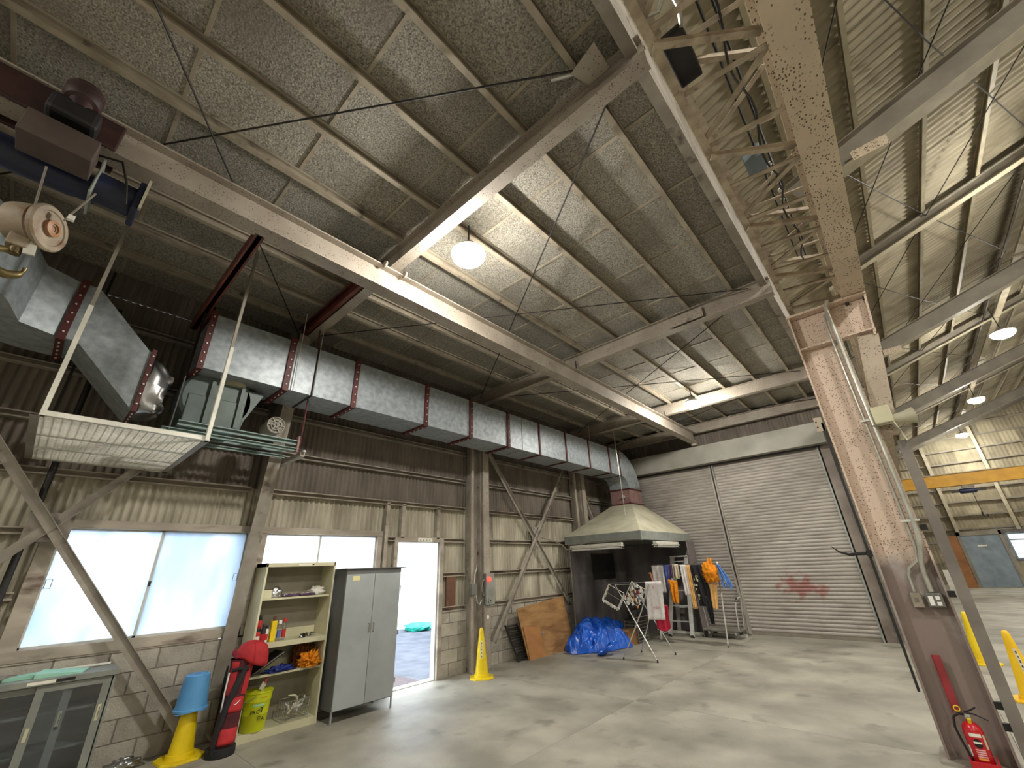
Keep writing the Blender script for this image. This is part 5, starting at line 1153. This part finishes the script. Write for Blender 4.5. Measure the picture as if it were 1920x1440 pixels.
for (x, y) in ((-5.28,9.45),(-4.98,9.45),(-4.98,9.94),(-5.28,9.94)): MB().box(x, y, 0, x+.012, y+.012, .46).build('corner_post', M_hallsteel, cr)
for k in range(2):
    tag(MB().lathe([(.0001,0),(.09,0),(.11,.16),(.105,.17),(.0001,.15)], (-5.12, 9.6+.24*k, .465), 18).build('pot', M_dark, None, smooth=True), ('dark pot on the wire crate, the nearer one', 'dark pot on the wire crate, the farther one')[k], 'pot')
MB().box(-5.27, 9.47, .44, -4.99, 9.93, .462).build('lid', M_dark, cr)

# ================================================================== DRYING RACK AND LAUNDRY
def cloth(name, m, A, B, drop, lab=None, cat='cloth', amp=.015, seed=0, back=.35, th=.006, taper=0., skew=0., parent=None, bar_r=.012, nu=26, hem=0.):
    A = Vector(A); B = Vector(B); d = (B-A); L_ = d.length; dn = d.normalized(); nrm = Vector((dn.y, -dn.x, 0)).normalized()
    tot = drop+back+PI*bar_r
    def f(u, v):
        s = v*tot; x = (u-.5)
        if s < drop: h = -(drop-s); off = bar_r
        elif s < drop+PI*bar_r: t = (s-drop)/bar_r; h = bar_r*math.sin(t); off = bar_r*math.cos(t)
        else: h = -(s-drop-PI*bar_r); off = -bar_r
        k = min(1, abs(h)/.2) if h < 0 else 0
        w_ = 1-taper*k*(abs(h)/max(drop, .01))
        n_ = amp*k*(math.sin(u*14+seed+2*v)+.6*noise.noise(Vector((u*5, s*6, seed))))
        p = A+d*.5+dn*(x*L_*w_+skew*(-h if h < 0 else 0))+nrm*(off+n_*(1 if off > 0 else -1)+abs(n_)*(.6 if off > 0 else -.6))
        p.z += h + (hem*(x*2)**2*(-1) if s < .05 else 0)
        return p
    o = MB().grid(f, nu, 26).build(name, m, parent, smooth='full', solid=th)
    if lab: tag(o, lab, cat)
    return o
r1 = thing('drying_rack', 'folding steel X-frame drying rack in front, carrying the white towel', 'rack', (-4.2, 8.3, 0))
TL, TR = Vector((-4.72, 8.02, 1.25)), Vector((-3.66, 8.16, 1.26)); BLk, BRk = Vector((-4.66, 8.62, 1.22)), Vector((-3.62, 8.74, 1.22))
f_ = lambda a, b, nm='tube', r=.011: MB().tube([a, b], r, 8).build(nm, M_chrome, r1, smooth=True)
f_(TL, TR, 'top_bar', .007)
f_((-4.56, 8.0, 1.22), (-3.88, 7.94, .02)); f_((-3.75, 8.12, 1.2), (-4.50, 7.88, .02)) if False else None
f_((-4.50, 7.88, .02), (-4.10, 8.05, .78)); f_((-4.54, 8.67, .02), (-3.92, 8.5, 1.2)); f_((-3.89, 8.74, .02), (-4.50, 8.55, 1.2))
f_((-4.10, 8.05, .78), (-3.90, 8.10, 1.22)); f_((-4.56, 8.0, 1.22), (-4.50, 8.55, 1.2), 'top_tube', .008); f_((-3.90, 8.10, 1.22), (-3.92, 8.5, 1.2), 'top_tube', .008)
f_((-4.24, 8.0, .66), (-4.20, 8.60, .66), 'cross_tube', .007)
f_((-4.50, 7.88, .10), (-4.54, 8.67, .10), 'cross_tube', .006) if False else None
for p in ((-3.88,7.94),(-4.50,7.88),(-4.54,8.67),(-3.89,8.74)): MB().lathe([(.014,0),(.014,.04)], (p[0],p[1],0), 10).build('foot_cap', M_black, r1)
def u(t): return TL.lerp(TR, t)
tw1 = cloth('towel', M_towelw, u(.70), u(.99), .62, 'white towel with faded pink print hanging at the right end of the front drying rack', 'towel', .012, 2, .5, skew=-.06)
for (zz_, s_) in ((-.09, .045), (-.42, .05)):
    tw = text_mesh('&' if zz_ > -.2 else 'mm', s_*1.6, 'towel_print', mat('pink_print', (206,150,160), None, 3, .9), frame4(u(.82)+Vector((.03, -.034, zz_)), (TR-TL), (0,0,1)), tw1)
tw2 = cloth('towel', M_towelr, u(.64)+Vector((.03,.30,-.42)), u(.88)+Vector((.03,.30,-.42)), .42, 'crimson towel with a pale hem hanging below the white towel', 'towel', .010, 5, .1, hem=-.06)
MB().tube([u(.64)+Vector((.03,.30,-.41)), u(.88)+Vector((.03,.30,-.41))], .007, 8).build('low_bar', M_chrome, r1)
(MB().tube([u(.64)+Vector((.035,.285,-.80)), u(.70)+Vector((.035,.285,-.835)), u(.76)+Vector((.035,.285,-.855)), u(.82)+Vector((.035,.285,-.84)), u(.88)+Vector((.035,.285,-.80))], .006, 6).build('hem', M_towelw, tw2, smooth=True))
def peg_hanger(c, sx, sz, n, lab, rot, seed, cluster=False):
    t = thing('peg_hanger', lab, 'hanger', c)
    R_ = Matrix.Rotation(rot, 4, Vector((.67, -.74, 0)))
    ux = Vector((.67, .74, 0)) if False else Vector((.80, .30, .0)).normalized(); 
    ax1 = Vector((.74,.42,-.52)).normalized(); ax2 = Vector((-.52,-.12,-.85)).normalized()
    o = Vector(c); P = [o, o+ax1*sx, o+ax1*sx+ax2*sz, o+ax2*sz]
    MB().tube(P, .007, 6, close=True).build('frame', M_whitepl, t)
    MB().tube([P[0].lerp(P[3], .5), P[1].lerp(P[2], .5)], .003, 5).build('cross_wire', M_hood, t)
    random.seed(seed); k = 0
    pegs = []
    for i in range(n):
        e = i % 4 if cluster else (1, 2, 3, 2)[i % 4]
        if cluster: b = P[0]+ax1*sx*random.random()+ax2*sz*random.random()+Vector((random.uniform(-.05,.05), random.uniform(-.05,.05), random.uniform(-.03,.03)))
        else:
            tt = (i//4+.5)/(n/4); s0, s1 = P[e], P[(e+1) % 4]; b = s0.lerp(s1, tt if i % 2 else (tt+.12) % 1)
        q_ = b+Vector((random.uniform(-.012,.012), random.uniform(-.012,.012), -.055))
        pg = MB().bar(b, q_, .018, .010, up=(0,1,0)).bar(b+Vector((.008,0,-.01)), q_+Vector((.020,.004,.008)), .014, .008, up=(0,1,0)).build('peg', (M_whitepl, M_white, M_whitepl, M_cream, M_whitepl, M_redsign, M_orange)[random.choice((0,1,2,0,1,3) if not cluster else (0,1,2,0,1,2,3,0,5,6))], t)
    return t
peg_hanger((-4.70, 8.0, 1.23), .32, .30, 28, 'square white peg hanger, almost empty, at the left end of the front drying rack', 0, 3)
peg_hanger((-4.22, 8.05, 1.27), .27, .34, 64, 'white peg hanger thick with pegs, in the middle of the front drying rack', 0, 8, True)
# rear hanging rail on castors
r2 = thing('clothes_rail', 'rear steel clothes rail on castors, hung with gloves and dark work clothes', 'rack', (-3.9, 9.9, 0))
RA, RB = Vector((-4.66, 9.9, 1.52)), Vector((-3.14, 9.9, 1.52))
g2 = lambda pts, nm, r=.011, m=M_chrome: MB().tube(pts, r, 10).build(nm, m, r2, smooth=True)
g2([RA, RB], 'rail', .010); g2([(-3.18, 9.9, 1.52), (-3.22, 9.9, .95)], 'upright', .013, mat('faded_red_tube', (150,110,100), (130,90,84), 8, .5)); g2([(-3.21, 9.9, .97), (-3.30, 9.92, .07)], 'upright', .013, M_white)
g2([(-4.62, 9.9, 1.52), (-4.68, 9.92, .07)], 'upright', .013, M_white)
g2([(-4.70, 9.92, .08), (-3.30, 9.94, .08)], 'foot_bar', .010) if False else None
g2([(-4.66, 9.92, .30), (-3.28, 9.92, .30)], 'lower_bar', .009, M_hallsteel) if False else None
for x in (-3.30, -4.68):
    for y in (9.86,): 
        MB().lathe([(.028,-.012),(.030,-.008),(.030,.008),(.028,.012)], (x, 9.92, .030), 18, (1,.3,0)).build('castor', M_switch, r2, smooth=True)
    MB().box(x-.015, 9.905, .04, x+.015, 9.935, .09).build('castor_fork', M_alu, r2)
def ra(t): return RA.lerp(RB, t)
cloth('towel', M_towelw, ra(.03), ra(.20), .55, 'white towel at the left end of the rear clothes rail', 'towel', .012, 1, .4)
cloth('gloves', mat('blue_gloves', (88,110,178), (66,84,150), 14, .9), ra(.21), ra(.30), .50, 'blue gloves hanging beside the white towel on the rear rail', 'gloves', .03, 3, .2, taper=.3)
cloth('scarf', mat('plum_cloth', (86,60,92), (60,40,68), 14, .9), ra(.28), ra(.37), .26, 'plum coloured cloth hanging above the small orange gloves', 'cloth', .03, 6, .2)
cloth('gloves', mat('cream_gloves', (218,206,180), (196,184,158), 14, .9), ra(.345), ra(.43), .28, 'cream gloves hanging right of the plum cloth on the rear rail', 'gloves', .02, 7, .2)
cloth('gloves', M_orange, ra(.22)+Vector((.08,-.10,-.30)), ra(.36)+Vector((.06,-.10,-.34)), .42, 'smaller pair of orange rubber gloves hanging left, under the plum cloth', 'gloves', .03, 9, .05, taper=.35, th=.02)
tag(MB().tube([ra(.02)+Vector((-.09,-.04,-.16)), ra(.02)+Vector((-.04,-.04,-.14)), ra(.02)+Vector((-.02,-.05,-.22)), ra(.02)+Vector((.0,-.05,-.34))], [.012,.02,.022,.014], 8).build('hanger_clip', mat('salmon_plastic', (224,150,110), None, 3, .5), None, smooth=True), 'salmon pink plastic clip at the left end of the rear rail', 'clip')
cloth('towel', M_towelw, ra(.46), ra(.545), .60, 'narrow white towel hanging left of the black trousers', 'towel', .01, 12, .4)
cloth('waistcoat', M_tan, ra(.545), ra(.60), .86, 'tan strip of a work garment hanging between white towel and black trousers', 'garment', .008, 14, .4)
tr = cloth('trousers', M_blk_cl, ra(.59), ra(.78), .80, 'black work trousers with pale paint marks on the rear rail', 'trousers', .018, 15, .5, skew=.10)
random.seed(31)
pm_ = MB()
for k in range(16):
    c = ra(.60)+Vector((.02+random.uniform(0,.10), -.045-random.uniform(0,.006), -.22-random.uniform(0,.45)+0)); c.x += .1*(-(c.z-1.52))*.5
    pm_.box(c.x-.008, c.y-.002, c.z-.022, c.x+.010, c.y+.006, c.z+.018)
pm_.build('paint_mark', M_cream, tr)['kind'] = 'stuff'
cloth('trouser_leg', M_blk_cl, ra(.66)+Vector((.1,-.02,-.62)), ra(.76)+Vector((.1,-.02,-.62)), .50, 'lower black trouser leg hanging below the pale marks', 'trousers', .018, 19, .05, taper=.5)
cloth('gloves', M_tan, ra(.78)+Vector((.08,-.03,-.38)), ra(.87)+Vector((.08,-.03,-.42)), .46, 'tan leather gloves pegged low beside the black trousers', 'gloves', .01, 17, .05, taper=.2, skew=-.12, th=.012)
crump('glove_bundle', M_orange, ra(.885)+Vector((-.02,-.03,-.36)), (.135, .09, .26), 33, 'big bundle of orange rubber gloves near the right end of the rear rail', 'gloves', 4, .5)
md_ = thing('mop_head', 'blue string mop head hanging at the right end of the rear rail', 'mop', ra(.985))
for k in range(22):
    random.seed(50+k); a = ra(.975)+Vector((random.uniform(-.02,.04), random.uniform(-.03,.03), -.02)); e = a+Vector((.10+random.uniform(-.10,.12), random.uniform(-.08,.06), -.42+random.uniform(-.05,.08)))
    MB().tube([a, a.lerp(e, .5)+Vector((random.uniform(-.02,.03), random.uniform(-.02,.02), 0)), e], .009, 6).build('yarn', M_mop, md_, smooth=True)
MB().lathe([(.012,-.03),(.02,.02),(.012,.04)], ra(.985), 10).build('clip', M_whitepl, md_)
# ladder behind
la = thing('step_ladder', 'aluminium step ladder standing behind the clothes rail, against the screens', 'ladder', (-4.5, 10.9, 0))
def lrail(p, q): return MB().prof(p, q, [(-.045,-.016),(.045,-.016),(.045,.016),(.038,.016),(.038,-.008),(-.038,-.008),(-.038,.016),(-.045,.016)], up=(0,1,0)).build('rail', M_alu, la)
lrail((-4.82,10.72,.03), (-4.55,10.98,1.70)); lrail((-4.30,10.72,.03), (-4.20,10.98,1.70))
lrail((-4.82,11.28,.03), (-4.55,11.02,1.70)); lrail((-4.14,11.28,.03), (-4.18,11.02,1.70))
for k in range(5):
    z = .32+.32*k; t = z/1.70; x0_ = -4.82+.27*t; x1_ = -4.30+.10*t; y_ = 10.72+.26*t
    MB().box(x0_, y_-.01, z-.02, x1_, y_+.09, z).build('step', M_alu, la)
MB().box(-4.60, 10.94, 1.69, -4.16, 11.06, 1.72).build('top_plate', M_alu, la)
MB().box(-4.80, 11.24, .55, -4.16, 11.26, .59).build('rear_brace', M_alu, la)
for p in ((-4.82,10.72),(-4.30,10.72),(-4.82,11.28),(-4.14,11.28)): MB().box(p[0]-.035, p[1]-.02, 0, p[0]+.035, p[1]+.02, .05).build('foot', M_dark, la)
# platform trolley
ptl = thing('platform_trolley', 'low grey platform trolley with a folding handle in front of the shutter', 'trolley', (-3.7, 11.1, 0))
MB().box(-4.10, 10.85, .14, -3.30, 11.38, .185).build('deck', mat('trolley_deck', (128,124,114), (106,102,94), 4, .6), ptl, bevel=.015)
for x in (-3.98, -3.42):
    for y in (10.92, 11.30):
        MB().lathe([(.045,-.015),(.052,-.012),(.052,.012),(.045,.015)], (x, y, .052), 20, (.3,1,0)).build('wheel', M_switch, ptl, smooth=True)
        MB().box(x-.02, y-.022, .08, x+.02, y+.022, .14).build('castor_fork', M_alu, ptl)
MB().tube([(-3.34, 10.92, .18), (-3.30, 10.90, .62), (-3.27, 10.93, .74), (-3.25, 11.05, .80), (-3.25, 11.20, .80), (-3.27, 11.30, .74), (-3.30, 11.33, .62), (-3.34, 11.31, .18)], .013, 10).build('handle', M_alu, ptl, smooth=True)
MB().tube([(-3.28, 10.92, .72), (-3.26, 10.99, .79)], .019, 10).build('grip', M_black, ptl, smooth=True)
tag(MB().box(-5.0, 11.25, 0, -3.3, 11.31, .05).build('white_batten', M_white, None), 'white batten lying on the floor behind the trolley and the ladder', 'plank')
lean = tag(MB().bar((-3.30, 11.52, .04), (-3.385, 11.62, 1.3), .05, .04, up=(1,0,0)).build('leaning_post', M_header, None), 'short grey post leaning at the foot of the shutter guide', 'post')

# ================================================================== FAR HALL THINGS
pnl = thing('framed_board', 'blue grey framed panel leaning near the far gable, beside the lit window', 'board', (2.3, 29.6, 0))
MB().box(1.75, 29.5, .02, 3.05, 29.56, 2.25).build('panel', M_graybrd, pnl)
MB().box(1.65, 29.46, 0, 1.77, 29.58, 2.35).box(3.03, 29.46, 0, 3.12, 29.58, 2.35).box(1.65, 29.46, 2.18, 3.12, 29.58, 2.37).build('frame', M_hallsteel, pnl)
MB().box(2.2, 29.49, 1.7, 2.5, 29.5, 1.76).build('label', M_sign, pnl)
MB().box(1.65, 29.5, -.0, 3.12, 29.56, .02).build('foot', M_steel, pnl)
pn2 = thing('brown_board', 'tall brown plywood board leaning left of the blue grey panel', 'board', (1.4, 29.3, 0))
MB().box(1.15, 29.2, .0, 1.62, 29.24, 2.2).build('board', mat('brown_ply', (150,100,54), (124,78,40), 3, .6), pn2)
MB().box(.95, 29.3, .7, 1.14, 29.33, 2.2).build('pale_board', M_cream, pn2)
for k in range(2): tag(MB().box(.85-.22*k, 27.5, 0, 1.03-.22*k, 27.7, .5+.3*k).build('material_box', M_white if k else M_hood, None), ('cream crate on the floor before the brown board', 'white crate on the floor beside the hall wall')[k], 'box')

# ================================================================== YARD OUTSIDE
yd = struct('ground_outside'); MB().box(-30, -20, -.35, WX-.15, 30, -.03).build('asphalt', M_asph, yd)
yw = struct('wall_outside'); MB().box(-12.9, -20, -.03, -12.6, 30, 5).build('wall', M_extw, yw)
mt_ = tag(MB().box(-7.2, 3.7, -.03, WX-.16, 4.9, -.012).build('door_mat', mat('mat_brown', (86,74,74), (66,56,58), 30, .95), None), 'dark doormat lying just outside the open doorway', 'mat')
crr = thing('parked_car', 'blue vehicle parked outside, only its edge showing in the doorway', 'car', (-9.7, 9.6, 0), 0); crr_y = .55
MB().box(-10.6, 8.35, .22, -8.9, 12.3, 1.0).build('body', M_car, crr, bevel=.12)
MB().add([(-10.5,8.6,1.0),(-9.0,8.6,1.0),(-9.0,12,1.0),(-10.5,12,1.0),(-10.3,9.1,1.7),(-9.2,9.1,1.7),(-9.2,11.6,1.7),(-10.3,11.6,1.7)], [(0,1,5,4),(1,2,6,5),(2,3,7,6),(3,0,4,7),(4,5,6,7)]).build('cabin', M_teal if False else M_car, crr)
MB().add([(-10.4,8.68,1.05),(-9.1,8.68,1.05),(-9.28,9.06,1.62),(-10.22,9.06,1.62)], [(0,1,2,3)]).build('windscreen', M_black, crr, solid=.01)
for x in (-10.5, -9.0):
    for y in (9.2, 11.5): MB().lathe([(.20,-.09),(.31,-.08),(.31,.08),(.20,.09)], (x, y, .28), 24, (1,0,0)).build('wheel', M_black, crr, smooth=True)
blob('green_tarp', M_teal, (-11.9, 8.75, -.03), (.40, .42, .13), 41, .3, lab='flat green tarpaulin lying on the yard outside the doorway', cat='tarpaulin')
